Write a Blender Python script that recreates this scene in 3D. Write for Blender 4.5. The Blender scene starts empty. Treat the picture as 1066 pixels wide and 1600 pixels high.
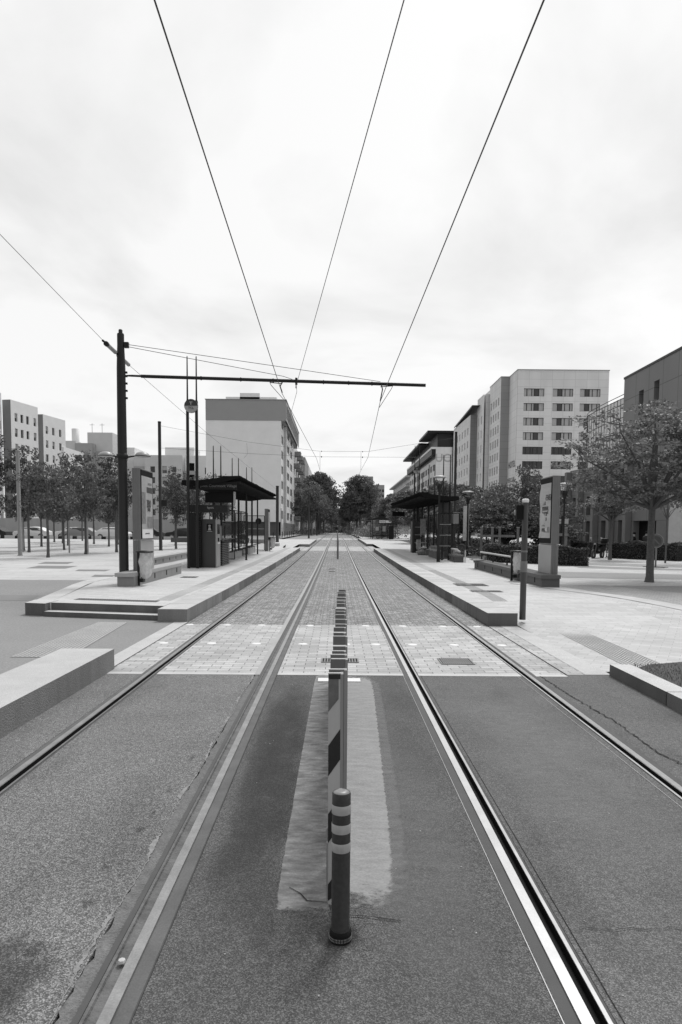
import bpy, bmesh, math, random
import numpy as np
from mathutils import Vector, Matrix, Euler
random.seed(7); RNG=np.random.default_rng(7)
S=bpy.context.scene; COL=S.collection
PI=math.pi
# ---------------------------------------------------------------- camera
cam_d=bpy.data.cameras.new('camera'); cam=bpy.data.objects.new('camera',cam_d); COL.objects.link(cam)
TH=math.radians(4.12); YAW=7/1067.; ROLL=.008
f=Vector((math.sin(YAW)*math.cos(TH),math.cos(YAW)*math.cos(TH),-math.sin(TH)))
r=Vector((math.cos(YAW),-math.sin(YAW),0)); u=r.cross(f)
r2=r*math.cos(ROLL)+u*math.sin(ROLL); u2=-r*math.sin(ROLL)+u*math.cos(ROLL)
M=Matrix((r2,u2,-f)).transposed().to_4x4(); M.translation=Vector((0,0,1.75)); cam.matrix_world=M
cam_d.sensor_fit='VERTICAL'; cam_d.sensor_height=36; cam_d.lens=36*1067/1600
cam_d.shift_y=109/1600.; cam_d.clip_start=.05; cam_d.clip_end=6000
S.camera=cam
S.render.resolution_x=682; S.render.resolution_y=1024
# ---------------------------------------------------------------- light
SUN_EL=math.radians(58); SUN_AZ=math.radians(22)   # azimuth measured from +Y towards +X
S.world=bpy.data.worlds.new("World"); W=S.world; W.use_nodes=True; nt=W.node_tree; nt.nodes.clear()
def N(t,k,**kw):
    n=t.nodes.new(k)
    for a,b in kw.items(): setattr(n,a,b)
    return n
sky=N(nt,'ShaderNodeTexSky',sky_type='NISHITA',sun_disc=False,sun_elevation=SUN_EL,sun_rotation=SUN_AZ)
bw=N(nt,'ShaderNodeRGBToBW'); nt.links.new(sky.outputs[0],bw.inputs[0])
tc=N(nt,'ShaderNodeTexCoord'); sep=N(nt,'ShaderNodeSeparateXYZ'); nt.links.new(tc.outputs['Generated'],sep.inputs[0])
def mth(t,op,a,b=None,c=None):
    n=N(t,'ShaderNodeMath',operation=op)
    for i,v in enumerate((a,b,c)):
        if v is None: continue
        if isinstance(v,(int,float)): n.inputs[i].default_value=v
        else: t.links.new(v,n.inputs[i])
    return n.outputs[0]
zz=mth(nt,'ADD',mth(nt,'MAXIMUM',sep.outputs[2],0.0),.22)
cx=mth(nt,'DIVIDE',sep.outputs[0],zz); cy=mth(nt,'DIVIDE',sep.outputs[1],zz)
cmb=N(nt,'ShaderNodeCombineXYZ'); nt.links.new(cx,cmb.inputs[0]); nt.links.new(cy,cmb.inputs[1])
n1=N(nt,'ShaderNodeTexNoise'); n1.inputs['Scale'].default_value=1.25; n1.inputs['Detail'].default_value=8; n1.inputs['Roughness'].default_value=.52; n1.inputs['Distortion'].default_value=.35
nt.links.new(cmb.outputs[0],n1.inputs['Vector'])
cr=N(nt,'ShaderNodeValToRGB'); cr.color_ramp.elements[0].position=.35; cr.color_ramp.elements[0].color=(.77,.77,.77,1)
cr.color_ramp.elements[1].position=.54; cr.color_ramp.elements[1].color=(.98,.98,.98,1)
nt.links.new(n1.outputs[0],cr.inputs[0])
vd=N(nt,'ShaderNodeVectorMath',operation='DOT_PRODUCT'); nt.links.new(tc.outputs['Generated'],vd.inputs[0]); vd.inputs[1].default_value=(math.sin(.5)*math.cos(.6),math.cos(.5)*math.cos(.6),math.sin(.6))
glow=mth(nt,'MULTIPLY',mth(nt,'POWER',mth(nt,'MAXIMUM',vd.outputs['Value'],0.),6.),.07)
dm=N(nt,'ShaderNodeMapRange'); dm.interpolation_type='SMOOTHSTEP'; nt.links.new(vd.outputs['Value'],dm.inputs[0])  # dims the unseen sky behind the camera so camera-facing sides turn darker
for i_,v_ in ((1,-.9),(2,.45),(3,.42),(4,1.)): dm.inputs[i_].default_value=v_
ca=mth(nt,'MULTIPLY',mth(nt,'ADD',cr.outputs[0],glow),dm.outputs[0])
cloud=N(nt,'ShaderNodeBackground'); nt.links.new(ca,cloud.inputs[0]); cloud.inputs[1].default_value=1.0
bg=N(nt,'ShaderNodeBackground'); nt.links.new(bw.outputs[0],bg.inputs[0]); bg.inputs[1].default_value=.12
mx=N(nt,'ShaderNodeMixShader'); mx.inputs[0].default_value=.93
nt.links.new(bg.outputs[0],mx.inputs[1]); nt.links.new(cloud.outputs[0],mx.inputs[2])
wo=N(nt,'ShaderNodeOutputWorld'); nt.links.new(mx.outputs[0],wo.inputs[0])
sd=bpy.data.lights.new('sun','SUN'); sd.energy=2.3; sd.angle=math.radians(14); sd.color=(1,1,1)
sun=bpy.data.objects.new('sun',sd); COL.objects.link(sun)
dv=Vector((math.sin(SUN_AZ)*math.cos(SUN_EL),math.cos(SUN_AZ)*math.cos(SUN_EL),math.sin(SUN_EL)))
sun.rotation_euler=dv.to_track_quat('Z','Y').to_euler(); sun.location=(20,40,60)
S.view_settings.view_transform='Standard'; S.view_settings.look='None'; S.view_settings.exposure=0; S.view_settings.gamma=1
S.cycles.max_bounces=8; S.cycles.transparent_max_bounces=12
# ---------------------------------------------------------------- terrain height
GT=[(-60,0),(18,0),(30,.06),(45,.2),(60,.38),(75,.56),(100,.78),(154,1.1),(250,1.4),(400,1.5),(4000,1.5)]
GY=[a for a,b in GT]; GZ=[b for a,b in GT]
def gz(y): return float(np.interp(y,GY,GZ))
def sm(t): t=max(0,min(1,t)); return t*t*(3-2*t)
def zl(x,y): return gz(y)+.25*sm((y-14)/7.)      # left plaza
def zr(x,y): return gz(y)+.25*sm((y-12)/6.)*sm((x-3.0)/.8)      # right plaza
# ---------------------------------------------------------------- materials
MATS={}
def mat(name,v,rough=.8,var=.12,sc=3.,bump=0.,metal=0.,fine=0.,fsc=120.,spec=.5,streak=False,isl=0.,trans=0.,det=5.):
    if name in MATS: return MATS[name]
    m=bpy.data.materials.new(name); m.use_nodes=True; t=m.node_tree; b=t.nodes['Principled BSDF']
    b.inputs['Roughness'].default_value=rough; b.inputs['Metallic'].default_value=metal; b.inputs['Specular IOR Level'].default_value=spec
    g=N(t,'ShaderNodeTexCoord'); src=g.outputs['Object']
    if streak:
        mp=N(t,'ShaderNodeMapping'); mp.inputs['Scale'].default_value=(1,1,.12); t.links.new(src,mp.inputs[0]); src=mp.outputs[0]
    n=N(t,'ShaderNodeTexNoise'); n.inputs['Scale'].default_value=sc; n.inputs['Detail'].default_value=det; n.inputs['Roughness'].default_value=.6
    t.links.new(src,n.inputs['Vector'])
    fac=mth(t,'MULTIPLY_ADD',mth(t,'SUBTRACT',n.outputs[0],.5),var*4,1.)
    if fine:
        n2=N(t,'ShaderNodeTexNoise'); n2.inputs['Scale'].default_value=fsc; n2.inputs['Detail'].default_value=2
        t.links.new(g.outputs['Object'],n2.inputs['Vector'])
        fac=mth(t,'MULTIPLY',fac,mth(t,'MULTIPLY_ADD',mth(t,'SUBTRACT',n2.outputs[0],.5),fine*4,1.))
    if isl:
        ge=N(t,'ShaderNodeNewGeometry')
        fac=mth(t,'MULTIPLY',fac,mth(t,'MULTIPLY_ADD',mth(t,'SUBTRACT',ge.outputs['Random Per Island'],.5),isl*2,1.))
    val=mth(t,'MAXIMUM',mth(t,'MULTIPLY',fac,v),v*.12)
    val=mth(t,'MINIMUM',val,.92)
    c=N(t,'ShaderNodeCombineColor')
    for i in range(3): t.links.new(val,c.inputs[i])
    t.links.new(c.outputs[0],b.inputs['Base Color'])
    if bump:
        bp=N(t,'ShaderNodeBump'); bp.inputs['Strength'].default_value=bump; bp.inputs['Distance'].default_value=.02
        nb=N(t,'ShaderNodeTexNoise'); nb.inputs['Scale'].default_value=fsc if fine else sc*6; nb.inputs['Detail'].default_value=3
        t.links.new(g.outputs['Object'],nb.inputs['Vector']); t.links.new(nb.outputs[0],bp.inputs['Height']); t.links.new(bp.outputs[0],b.inputs['Normal'])
    if trans:
        tr=N(t,'ShaderNodeBsdfTranslucent'); t.links.new(c.outputs[0],tr.inputs[0]); ms=N(t,'ShaderNodeMixShader'); ms.inputs[0].default_value=trans
        t.links.new(b.outputs[0],ms.inputs[1]); t.links.new(tr.outputs[0],ms.inputs[2]); t.links.new(ms.outputs[0],t.nodes['Material Output'].inputs[0])
    MATS[name]=m; return m
def brick(name,v,bw_,bh,mort=.008,mv=.35,var=.1,rough=.8,bump=.4,offset=.5,swap=False,rot=0.,lowvar=.12,lowsc=.5,fine=.12,fsc=60,wob=2.5):
    m=bpy.data.materials.new(name); m.use_nodes=True; t=m.node_tree; b=t.nodes['Principled BSDF']; b.inputs['Roughness'].default_value=rough
    b.inputs['Specular IOR Level'].default_value=.35
    g=N(t,'ShaderNodeTexCoord'); mp=N(t,'ShaderNodeMapping'); mp.inputs['Rotation'].default_value=(0,0,rot+(PI/2 if swap else 0)); t.links.new(g.outputs['Object'],mp.inputs[0])
    # gently bent joints
    wn=N(t,'ShaderNodeTexNoise'); wn.inputs['Scale'].default_value=3.; t.links.new(g.outputs['Object'],wn.inputs['Vector'])
    vs=N(t,'ShaderNodeVectorMath',operation='SUBTRACT'); t.links.new(wn.outputs['Color'],vs.inputs[0]); vs.inputs[1].default_value=(.5,.5,.5)
    vm=N(t,'ShaderNodeVectorMath',operation='SCALE'); t.links.new(vs.outputs[0],vm.inputs[0]); vm.inputs['Scale'].default_value=mort*wob*(3 if wob<2 else 1); wn.inputs['Scale'].default_value=(9. if wob<2 else 3.)
    va=N(t,'ShaderNodeVectorMath',operation='ADD'); t.links.new(mp.outputs[0],va.inputs[0]); t.links.new(vm.outputs[0],va.inputs[1])
    k=N(t,'ShaderNodeTexBrick'); k.offset=offset; t.links.new(va.outputs[0],k.inputs['Vector'])
    k.inputs['Scale'].default_value=1; k.inputs['Mortar Size'].default_value=mort; k.inputs['Mortar Smooth'].default_value=.3
    k.inputs['Brick Width'].default_value=bw_; k.inputs['Row Height'].default_value=bh; k.inputs['Bias'].default_value=0
    a1=v*(1-var); a2=v*(1+var)
    k.inputs['Color1'].default_value=(a1,a1,a1,1); k.inputs['Color2'].default_value=(a2,a2,a2,1); k.inputs['Mortar'].default_value=(v*mv,v*mv,v*mv,1)
    n=N(t,'ShaderNodeTexNoise'); n.inputs['Scale'].default_value=lowsc; n.inputs['Detail'].default_value=6; n.inputs['Roughness'].default_value=.65; t.links.new(g.outputs['Object'],n.inputs['Vector'])
    n2=N(t,'ShaderNodeTexNoise'); n2.inputs['Scale'].default_value=fsc; n2.inputs['Detail'].default_value=3; t.links.new(g.outputs['Object'],n2.inputs['Vector'])
    fac=mth(t,'MULTIPLY',mth(t,'MULTIPLY_ADD',mth(t,'SUBTRACT',n.outputs[0],.5),lowvar*4,1.),mth(t,'MULTIPLY_ADD',mth(t,'SUBTRACT',n2.outputs[0],.5),fine*4,1.))
    mm=N(t,'ShaderNodeVectorMath',operation='SCALE'); t.links.new(k.outputs[0],mm.inputs[0]); t.links.new(fac,mm.inputs['Scale'])
    t.links.new(mm.outputs[0],b.inputs['Base Color'])
    if bump:
        bp=N(t,'ShaderNodeBump'); bp.inputs['Strength'].default_value=bump; bp.inputs['Distance'].default_value=.01
        hh=mth(t,'ADD',mth(t,'MULTIPLY',k.outputs['Fac'],-1.),mth(t,'MULTIPLY',n2.outputs[0],.5))
        t.links.new(hh,bp.inputs['Height']); t.links.new(bp.outputs[0],b.inputs['Normal'])
    MATS[name]=m; return m
def asphalt(name,v,speck=.5,sc=150,low=.12,stain=0.,lsc=1.3):
    m=bpy.data.materials.new(name); m.use_nodes=True; t=m.node_tree; b=t.nodes['Principled BSDF']; b.inputs['Roughness'].default_value=.85; b.inputs['Specular IOR Level'].default_value=.3
    g=N(t,'ShaderNodeTexCoord')
    vo=N(t,'ShaderNodeTexVoronoi'); vo.inputs['Scale'].default_value=sc; t.links.new(g.outputs['Object'],vo.inputs['Vector'])
    bwn=N(t,'ShaderNodeSeparateColor'); t.links.new(vo.outputs['Color'],bwn.inputs[0])
    sp=mth(t,'POWER',bwn.outputs[0],2.2)
    n=N(t,'ShaderNodeTexNoise'); n.inputs['Scale'].default_value=lsc; n.inputs['Detail'].default_value=8; n.inputs['Roughness'].default_value=.62; t.links.new(g.outputs['Object'],n.inputs['Vector'])
    n3=N(t,'ShaderNodeTexNoise'); n3.inputs['Scale'].default_value=28; n3.inputs['Detail'].default_value=3; t.links.new(g.outputs['Object'],n3.inputs['Vector'])
    fac=mth(t,'MULTIPLY',mth(t,'MULTIPLY_ADD',sp,speck*2.2,1-speck*.7),mth(t,'MULTIPLY_ADD',mth(t,'SUBTRACT',n.outputs[0],.5),low*4,1.))
    fac=mth(t,'MULTIPLY',fac,mth(t,'MULTIPLY_ADD',mth(t,'SUBTRACT',n3.outputs[0],.5),.7,1.))
    if stain:
        mp=N(t,'ShaderNodeMapping'); mp.inputs['Scale'].default_value=(2.2,.5,1); t.links.new(g.outputs['Object'],mp.inputs[0])
        n4=N(t,'ShaderNodeTexNoise'); n4.inputs['Scale'].default_value=.9; n4.inputs['Detail'].default_value=5; t.links.new(mp.outputs[0],n4.inputs['Vector'])
        ms=N(t,'ShaderNodeMapRange'); ms.inputs[1].default_value=.52; ms.inputs[2].default_value=.66; ms.inputs[3].default_value=1; ms.inputs[4].default_value=1-stain
        t.links.new(n4.outputs[0],ms.inputs[0]); fac=mth(t,'MULTIPLY',fac,ms.outputs[0])
    val=mth(t,'MAXIMUM',mth(t,'MULTIPLY',fac,v),.01)
    c=N(t,'ShaderNodeCombineColor')
    for i in range(3): t.links.new(val,c.inputs[i])
    t.links.new(c.outputs[0],b.inputs['Base Color'])
    bp=N(t,'ShaderNodeBump'); bp.inputs['Strength'].default_value=.6; bp.inputs['Distance'].default_value=.004
    t.links.new(vo.outputs['Distance'],bp.inputs['Height']); t.links.new(bp.outputs[0],b.inputs['Normal'])
    MATS[name]=m; return m
def glass(name,v=.03,rough=.03,alpha=.35,spec=.8):
    m=bpy.data.materials.new(name); m.use_nodes=True; t=m.node_tree; b=t.nodes['Principled BSDF']
    b.inputs['Base Color'].default_value=(v,v,v,1); b.inputs['Roughness'].default_value=rough; b.inputs['Specular IOR Level'].default_value=spec
    tr=N(t,'ShaderNodeBsdfTransparent'); tr.inputs[0].default_value=(.9,.9,.9,1)
    ms=N(t,'ShaderNodeMixShader'); ms.inputs[0].default_value=alpha
    t.links.new(tr.outputs[0],ms.inputs[1]); t.links.new(b.outputs[0],ms.inputs[2]); t.links.new(ms.outputs[0],t.nodes['Material Output'].inputs[0])
    MATS[name]=m; return m
A_LIGHT=asphalt('asphalt_light',.165,speck=.75,sc=190,low=.13,stain=.2)
A_DARK=asphalt('asphalt_dark',.098,speck=.62,sc=210,low=.18,stain=.2)
A_MID=asphalt('asphalt_mid',.122,speck=.55,sc=210,low=.2,stain=.2)
A_SMOOTH=asphalt('asphalt_smooth',.24,speck=.1,sc=130,low=.09,lsc=.35)
A_ROAD=asphalt('asphalt_road',.27,speck=.15,sc=60,low=.1,lsc=.3)
A_BASE=asphalt('asphalt_base',.14,speck=.3,sc=60,low=.15,lsc=.2)
PAVE=brick('crossing_blocks',.41,.27,.135,.007,.42,.17,bump=.4,offset=.5,lowvar=.2,lowsc=1.1,fine=.2,fsc=50)
SETT=brick('granite_setts',.31,.14,.085,.015,.38,.34,bump=1.,offset=.37,lowvar=.22,lowsc=.9,fine=.7,fsc=30,wob=1.99)
PLAT=brick('platform_pavers',.49,.4,.2,.005,.68,.08,bump=.2,lowvar=.12,lowsc=.8,fine=.05)
PLAZA=brick('plaza_pavers',.46,.3,.15,.006,.72,.09,bump=.15,rot=.5,lowvar=.2,lowsc=.5,fine=.05)
PLAZL=brick('plaza_slabs',.47,2.,.6,.02,.7,.06,bump=.1,lowvar=.16,lowsc=.25,fine=.05,fsc=8)
BRK_D=brick('dark_pavers',.33,.22,.11,.01,.55,.1,bump=.3,rot=.8)
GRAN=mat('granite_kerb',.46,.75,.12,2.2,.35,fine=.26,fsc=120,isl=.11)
GRAN_D=mat('weathered_shaded_granite',.105,.8,.25,2.5,.4,fine=.25,fsc=80,streak=True,isl=.34)  # weathered stone, with the shade of upright faces put into its colour
CONC=mat('concrete',.36,.85,.12,1.2,.3,fine=.06,fsc=90,streak=True)
CONC_L=mat('pale_concrete',.5,.85,.12,2.2,.3,fine=.08,fsc=60)
CONC_D=mat('dark_concrete',.10,.85,.12,1.2,.3,fine=.06,fsc=90)
DARK=mat('dark_painted_metal',.014,.5,.15,6,metal=.0,spec=.3)
DARK2=mat('charcoal_metal',.028,.5,.15,4,spec=.3)
GREY=mat('grey_metal',.16,.5,.12,3,streak=True)
GREYL=mat('light_grey_metal',.32,.45,.08,3)
POLE=mat('catenary_paint',.024,.55,.15,2,streak=True,spec=.25)
STEEL=mat('worn_steel',.62,.28,.12,5,metal=.85,fine=.05)
STEELD=mat('rusty_steel',.14,.6,.3,9,metal=.3)
RUBBER=mat('rubber',.055,.7,.2,5)
BLACK=mat('black',.010,.7,.1,spec=.12)
WHITE=mat('white_paint',.72,.6,.06,3)
WIRE=mat('wire',.03,.5,.05)
BARK=mat('bark',.10,.9,.25,14,.5)
BARKL=mat('pale_bark',.2,.9,.3,12,.5)
LEAF=mat('leaf',.14,.5,.22,2.2,isl=.5,trans=.3,spec=.45)
LEAFD=mat('leaf_dark',.095,.55,.25,1.6,isl=.5,trans=.25,spec=.4)
LEAFB=mat('leaf_bright',.175,.5,.2,2.,isl=.5,trans=.35,spec=.45)
GRASS=mat('grass_blades',.10,.7,.2,2,isl=.5,trans=.3)
GLW=glass('shelter_glass',.05,.03,.16)
GLD=mat('window_glass',.035,.06,.1,.3,spec=.9)
CURT=mat('curtain',.42,.7,.1,8,streak=True)
BODYW=mat('render_white',.82,.85,.05,.5)
# ---------------------------------------------------------------- mesh helpers
class MB:
    def __init__(s): s.v=[]; s.f=[]; s.mi=[]; s.ms=[]; s.sm=[]; s.cm=0
    def m(s,mt):
        if mt not in s.ms: s.ms.append(mt)
        s.cm=s.ms.index(mt); return s
    def add(s,vs,fs,smooth=False):
        o=len(s.v); s.v+= [tuple(p) for p in vs]
        for q in fs: s.f.append([i+o for i in q]); s.mi.append(s.cm); s.sm.append(smooth)
        return s
    def box(s,x0,x1,y0,y1,z0,z1):
        vs=[(x,y,z) for z in(z0,z1) for x,y in((x0,y0),(x1,y0),(x1,y1),(x0,y1))]
        return s.add(vs,[(3,2,1,0),(4,5,6,7),(0,1,5,4),(1,2,6,5),(2,3,7,6),(3,0,4,7)])
    def quad(s,a,b,c,d): return s.add([a,b,c,d],[(0,1,2,3)])
    def prism(s,pts,z0,z1):   # polygon extruded vertically; z0/z1 may be callables
        n=len(pts); a=[(x,y,z0(x,y) if callable(z0) else z0) for x,y in pts]; b=[(x,y,z1(x,y) if callable(z1) else z1) for x,y in pts]
        return s.add(a+b,[tuple(range(n))[::-1],tuple(range(n,2*n))]+[(i,(i+1)%n,(i+1)%n+n,i+n) for i in range(n)])
    def tube(s,path,rad,seg=8,cap=True,smooth=True):
        path=[Vector(p) for p in path]; n=len(path)
        if not hasattr(rad,'__len__'): rad=[rad]*n
        vs=[]; prev=None
        for i,p in enumerate(path):
            d=(path[min(i+1,n-1)]-path[max(i-1,0)]).normalized()
            if prev is None:
                a=Vector((0,0,1)) if abs(d.z)<.9 else Vector((1,0,0)); e1=d.cross(a).normalized()
            else: e1=(prev-d*prev.dot(d)).normalized()
            prev=e1; e2=d.cross(e1)
            for k in range(seg):
                t=2*PI*k/seg; vs.append(p+(e1*math.cos(t)+e2*math.sin(t))*rad[i])
        fs=[(i*seg+k,i*seg+(k+1)%seg,(i+1)*seg+(k+1)%seg,(i+1)*seg+k) for i in range(n-1) for k in range(seg)]
        s.add(vs,fs,smooth)
        if cap:
            s.add([vs[k] for k in range(seg)],[tuple(range(seg))[::-1]]); s.add([vs[(n-1)*seg+k] for k in range(seg)],[tuple(range(seg))])
        return s
    def lathe(s,prof,c=(0,0,0),seg=24,smooth=True):   # prof: (r,z)
        vs=[(c[0]+r_*math.cos(2*PI*k/seg),c[1]+r_*math.sin(2*PI*k/seg),c[2]+z) for r_,z in prof for k in range(seg)]
        fs=[(i*seg+k,i*seg+(k+1)%seg,(i+1)*seg+(k+1)%seg,(i+1)*seg+k) for i in range(len(prof)-1) for k in range(seg)]
        return s.add(vs,fs,smooth)
    def build(s,name,parent=None,loc=(0,0,0),rz=0,bevel=0,label=None,link=True):
        me=bpy.data.meshes.new(name); me.from_pydata(s.v,[],s.f)
        for m_ in s.ms: me.materials.append(m_)
        me.polygons.foreach_set('material_index',s.mi); me.polygons.foreach_set('use_smooth',s.sm); me.update()
        o=bpy.data.objects.new(name,me); COL.objects.link(o); o.location=loc; o.rotation_euler=(0,0,rz)
        if parent: o.parent=parent
        if bevel:
            b=o.modifiers.new('bevel','BEVEL'); b.width=bevel; b.segments=2; b.limit_method='ANGLE'
        if label: o['label']=label
        return o
def tag(o,label,cat,group=None):
    o['label']=label; o['category']=cat
    if group: o['group']=group
    return o
def struct(o,kind='structure'): o['kind']=kind; return o
def empty(name,label,cat,loc=(0,0,0),rz=0,group=None):
    o=bpy.data.objects.new(name,None); COL.objects.link(o); o.location=loc; o.rotation_euler=(0,0,rz); o.empty_display_size=.2
    return tag(o,label,cat,group)
def kids(o): return [c for c in bpy.data.objects if c.parent==o]
def copy_tree(o,parent=None):
    c=o.copy(); COL.objects.link(c); c.parent=parent
    for ch in kids(o): copy_tree(ch,c)
    return c
def text_mesh(body,size,mt,extrude=.002,align='CENTER',bold=False):
    cu=bpy.data.curves.new('lettering','FONT'); cu.body=body; cu.size=size; cu.extrude=extrude; cu.align_x=align; cu.align_y='CENTER'
    if bold: cu.offset=size*.02
    o=bpy.data.objects.new('lettering',cu); COL.objects.link(o)
    bpy.context.view_layer.update(); dg=bpy.context.evaluated_depsgraph_get(); me=bpy.data.meshes.new_from_object(o.evaluated_get(dg))
    bpy.data.objects.remove(o); me.materials.clear(); me.materials.append(mt); return me
def text(body,size,mt,loc,rot,parent,name='lettering',align='CENTER',bold=False,scale=(1,1,1)):
    o=bpy.data.objects.new(name,text_mesh(body,size,mt,align=align,bold=bold)); COL.objects.link(o); o.parent=parent; o.location=loc; o.rotation_euler=rot; o.scale=scale; return o
def ysteps(y0,y1): return [y0]+[y for y in (20,24,27,30,34,38,42,45,50,55,60,67,75,87,100,125,154,200,250,320,400,600,1000) if y0+.01<y<y1-.01]+[y1]
def strip(name,x0,x1,y0,y1,dz,mt,fz=lambda x,y:gz(y),skirt=0,kind='structure'):
    mb=MB().m(mt); ys=ysteps(y0,y1); xs=[x0,x1]
    X0=x0 if callable(x0) else (lambda y:x0); X1=x1 if callable(x1) else (lambda y:x1)
    for a,b in zip(ys,ys[1:]):
        p=[(X0(a),a),(X1(a),a),(X1(b),b),(X0(b),b)]
        q=[(x,y,fz(x,y)+dz) for x,y in p]
        mb.quad(*q)
        if skirt:
            s_=[(x,y,z-skirt) for x,y,z in q]
            mb.quad(s_[3],q[3],q[0],s_[0]); mb.quad(q[1],q[2],s_[2],s_[1])
            if a==y0: mb.quad(s_[0],q[0],q[1],s_[1])
            if b==y1: mb.quad(q[3],s_[3],s_[2],q[2])
    o=mb.build(name)
    if kind: struct(o,kind)
    return o
# ---------------------------------------------------------------- ground
mb=MB().m(A_BASE)
ys=[-60,18]+GY[2:]
for a,b in zip(ys,ys[1:]): mb.quad((-3000,a,gz(a)-.06),(3000,a,gz(a)-.06),(3000,b,gz(b)-.06),(-3000,b,gz(b)-.06))
struct(mb.build('ground'))
Z=(-8,8.41,12.83,53.6,64.4,94.8,110,600)
def lane(nm,x0,x1,near,x0f=None,x1f=None):
    strip(nm,x0,x1,Z[0],Z[1]-.12,0,near,skirt=.055)
    strip('paving_edge',x0,x1,Z[1]-.12,Z[1],.002,CONC_L,skirt=.055)
    strip('crossing_paving',x0,x1,Z[1],Z[2],.003,PAVE,skirt=.055)
    strip('sett_paving',x0,x1,Z[2],Z[3],0,SETT,skirt=.055)
    strip('crossing_paving',x0,x1,Z[3],Z[4],.003,PAVE,skirt=.055)
    strip('sett_paving',x0,x1,Z[4],Z[5],0,SETT,skirt=.055)
    strip('crossing_paving',x0,x1,Z[5],Z[6],.003,PAVE,skirt=.055)
    strip('sett_paving',x0,x1,Z[6],Z[7],0,SETT,skirt=.055)
lane('asphalt_lane',-2.20,-1.0,A_LIGHT); 
lane('asphalt_lane',-.72,.835,A_DARK)
lane('asphalt_lane',1.02,2.29,A_MID)
lane('asphalt_lane',-2.86,-2.385,A_LIGHT)
lane('asphalt_lane',2.47,2.86,A_MID)
def rag(x,y0,y1,st,amp,seed):   # ragged edge polyline along Y
    rr=random.Random(seed); out=[]; y=y0
    while y<y1: out.append((x+rr.uniform(-amp,amp)+amp*.8*math.sin(y*2.1+seed),y)); y+=st*rr.uniform(.5,1.5)
    out.append((x,y1)); return out
# dirt-filled, crumbling joint beside the second rail
e=rag(-1.0,-8,8.3,.05,.012,3)
mb=MB().m(mat('crumbled_joint',.15,.9,.25,14,.6,fine=.25,fsc=90))
mb.add([(x,y,.0) for x,y in e]+[(-.945,y,-.012) for x,y in e]+[(-.93,y,-.02) for x,y in e],[(i,i+len(e),i+len(e)+1,i+1) for i in range(len(e)-1)]+[(i+len(e),i+2*len(e),i+2*len(e)+1,i+len(e)+1) for i in range(len(e)-1)])
struct(mb.build('rail_joint_filler'))
strip('rail_joint_filler',-1.0,-.93,8.3,600,0,CONC,skirt=.04)
rr=random.Random(5); mb=MB().m(mat('lime_crust',.26,.9,.35,16,.6)); y=1.5; x=-1.004; Vc=[]
while y<8.2:
    wv=.004+.016*max(0,math.sin(y*7.3)+math.sin(y*17.1+1)*.7+rr.uniform(-.6,.6)); x=-1.004+.012*math.sin(y*4.1)+rr.gauss(0,.003)
    Vc+=[(x,y,.0035),(x-wv,y,.003)]; y+=.018
mb.add(Vc,[(2*i,2*i+1,2*i+3,2*i+2) for i in range(len(Vc)//2-1)]); struct(mb.build('lime_crust'))
# ---------------------------------------------------------------- rails
GDIRT=mat('groove_dirt',.13,.9,.4,10,.5); LIP=mat('rail_lip',.4,.4,.2,6,metal=.6)
STEELL=mat('dull_rail_steel',.23,.5,.25,7,metal=.3,fine=.15)
def rail(side,gf,seal_lab,label,fill):
    # side=+1: groove towards +X from gauge face
    prof=[(-.05,-.01),(-.05,.002),(-.003,.004),(0,-.002),(.004,-.012 if fill else -.042),(.043,-.012 if fill else -.042),(.046,-.002),(.047,.001),(.064 if not fill else .06,.001),(.066,-.01)]
    root=empty('tram_rail',label,'rail',(0,0,0))
    def run(pf,name,mts,y0=-8,y1=600):
        ys=[y0]+ysteps(0,y1); m_=MB()
        for i in range(len(pf)-1):
            m_.m(mts[i] if isinstance(mts,list) else mts)
            m_.add([(gf+side*pf[i+d][0],y,gz(y)+pf[i+d][1]) for y in ys for d in (0,1)],[(2*k,2*k+1,2*k+3,2*k+2) for k in range(len(ys)-1)])
        return m_.build(name,root)
    ST=STEEL if gf>0 else STEELL
    run(prof,'rail_section',[ST,ST,ST,(GDIRT if fill else BLACK),(GDIRT if fill else BLACK),(GDIRT if fill else BLACK),(LIP if gf>0 else STEELD) if not fill else GDIRT,(LIP if gf>0 else STEELD) if not fill else GDIRT,STEELD])  # open grooves coloured black to stand for the shade inside them
    run([(-.12,-.01),(-.115,-.003),(-.056,-.003),(-.05,-.006)] if gf>-2 else [(-.10,-.01),(-.095,-.003),(-.056,-.003),(-.05,-.006)],'rubber_seal',RUBBER if gf>0 else mat('dusty_rubber',.10,.8,.3,4,fine=.15))
    run([(.066,-.006),(.09,-.003),(.094,-.01)],'rubber_seal',RUBBER)
    return root
rail(1,-2.285,'','worn grooved rail farthest left, along the left platform','')
rail(-1,-.845,'','grooved rail left of the boards, its groove packed with dirt',True)
rail(1,.94,'','bright grooved rail right of the boards, with a deep black groove','')
rail(-1,2.365,'','bright grooved rail farthest right, along the right platform','')
# steel seal edging lines
for x in (.826,1.045,2.232):
    o=strip('joint_edging',x-.0018,x+.0018,-8,8.3,.004,LIP if x!=1.045 else BLACK); 
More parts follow.
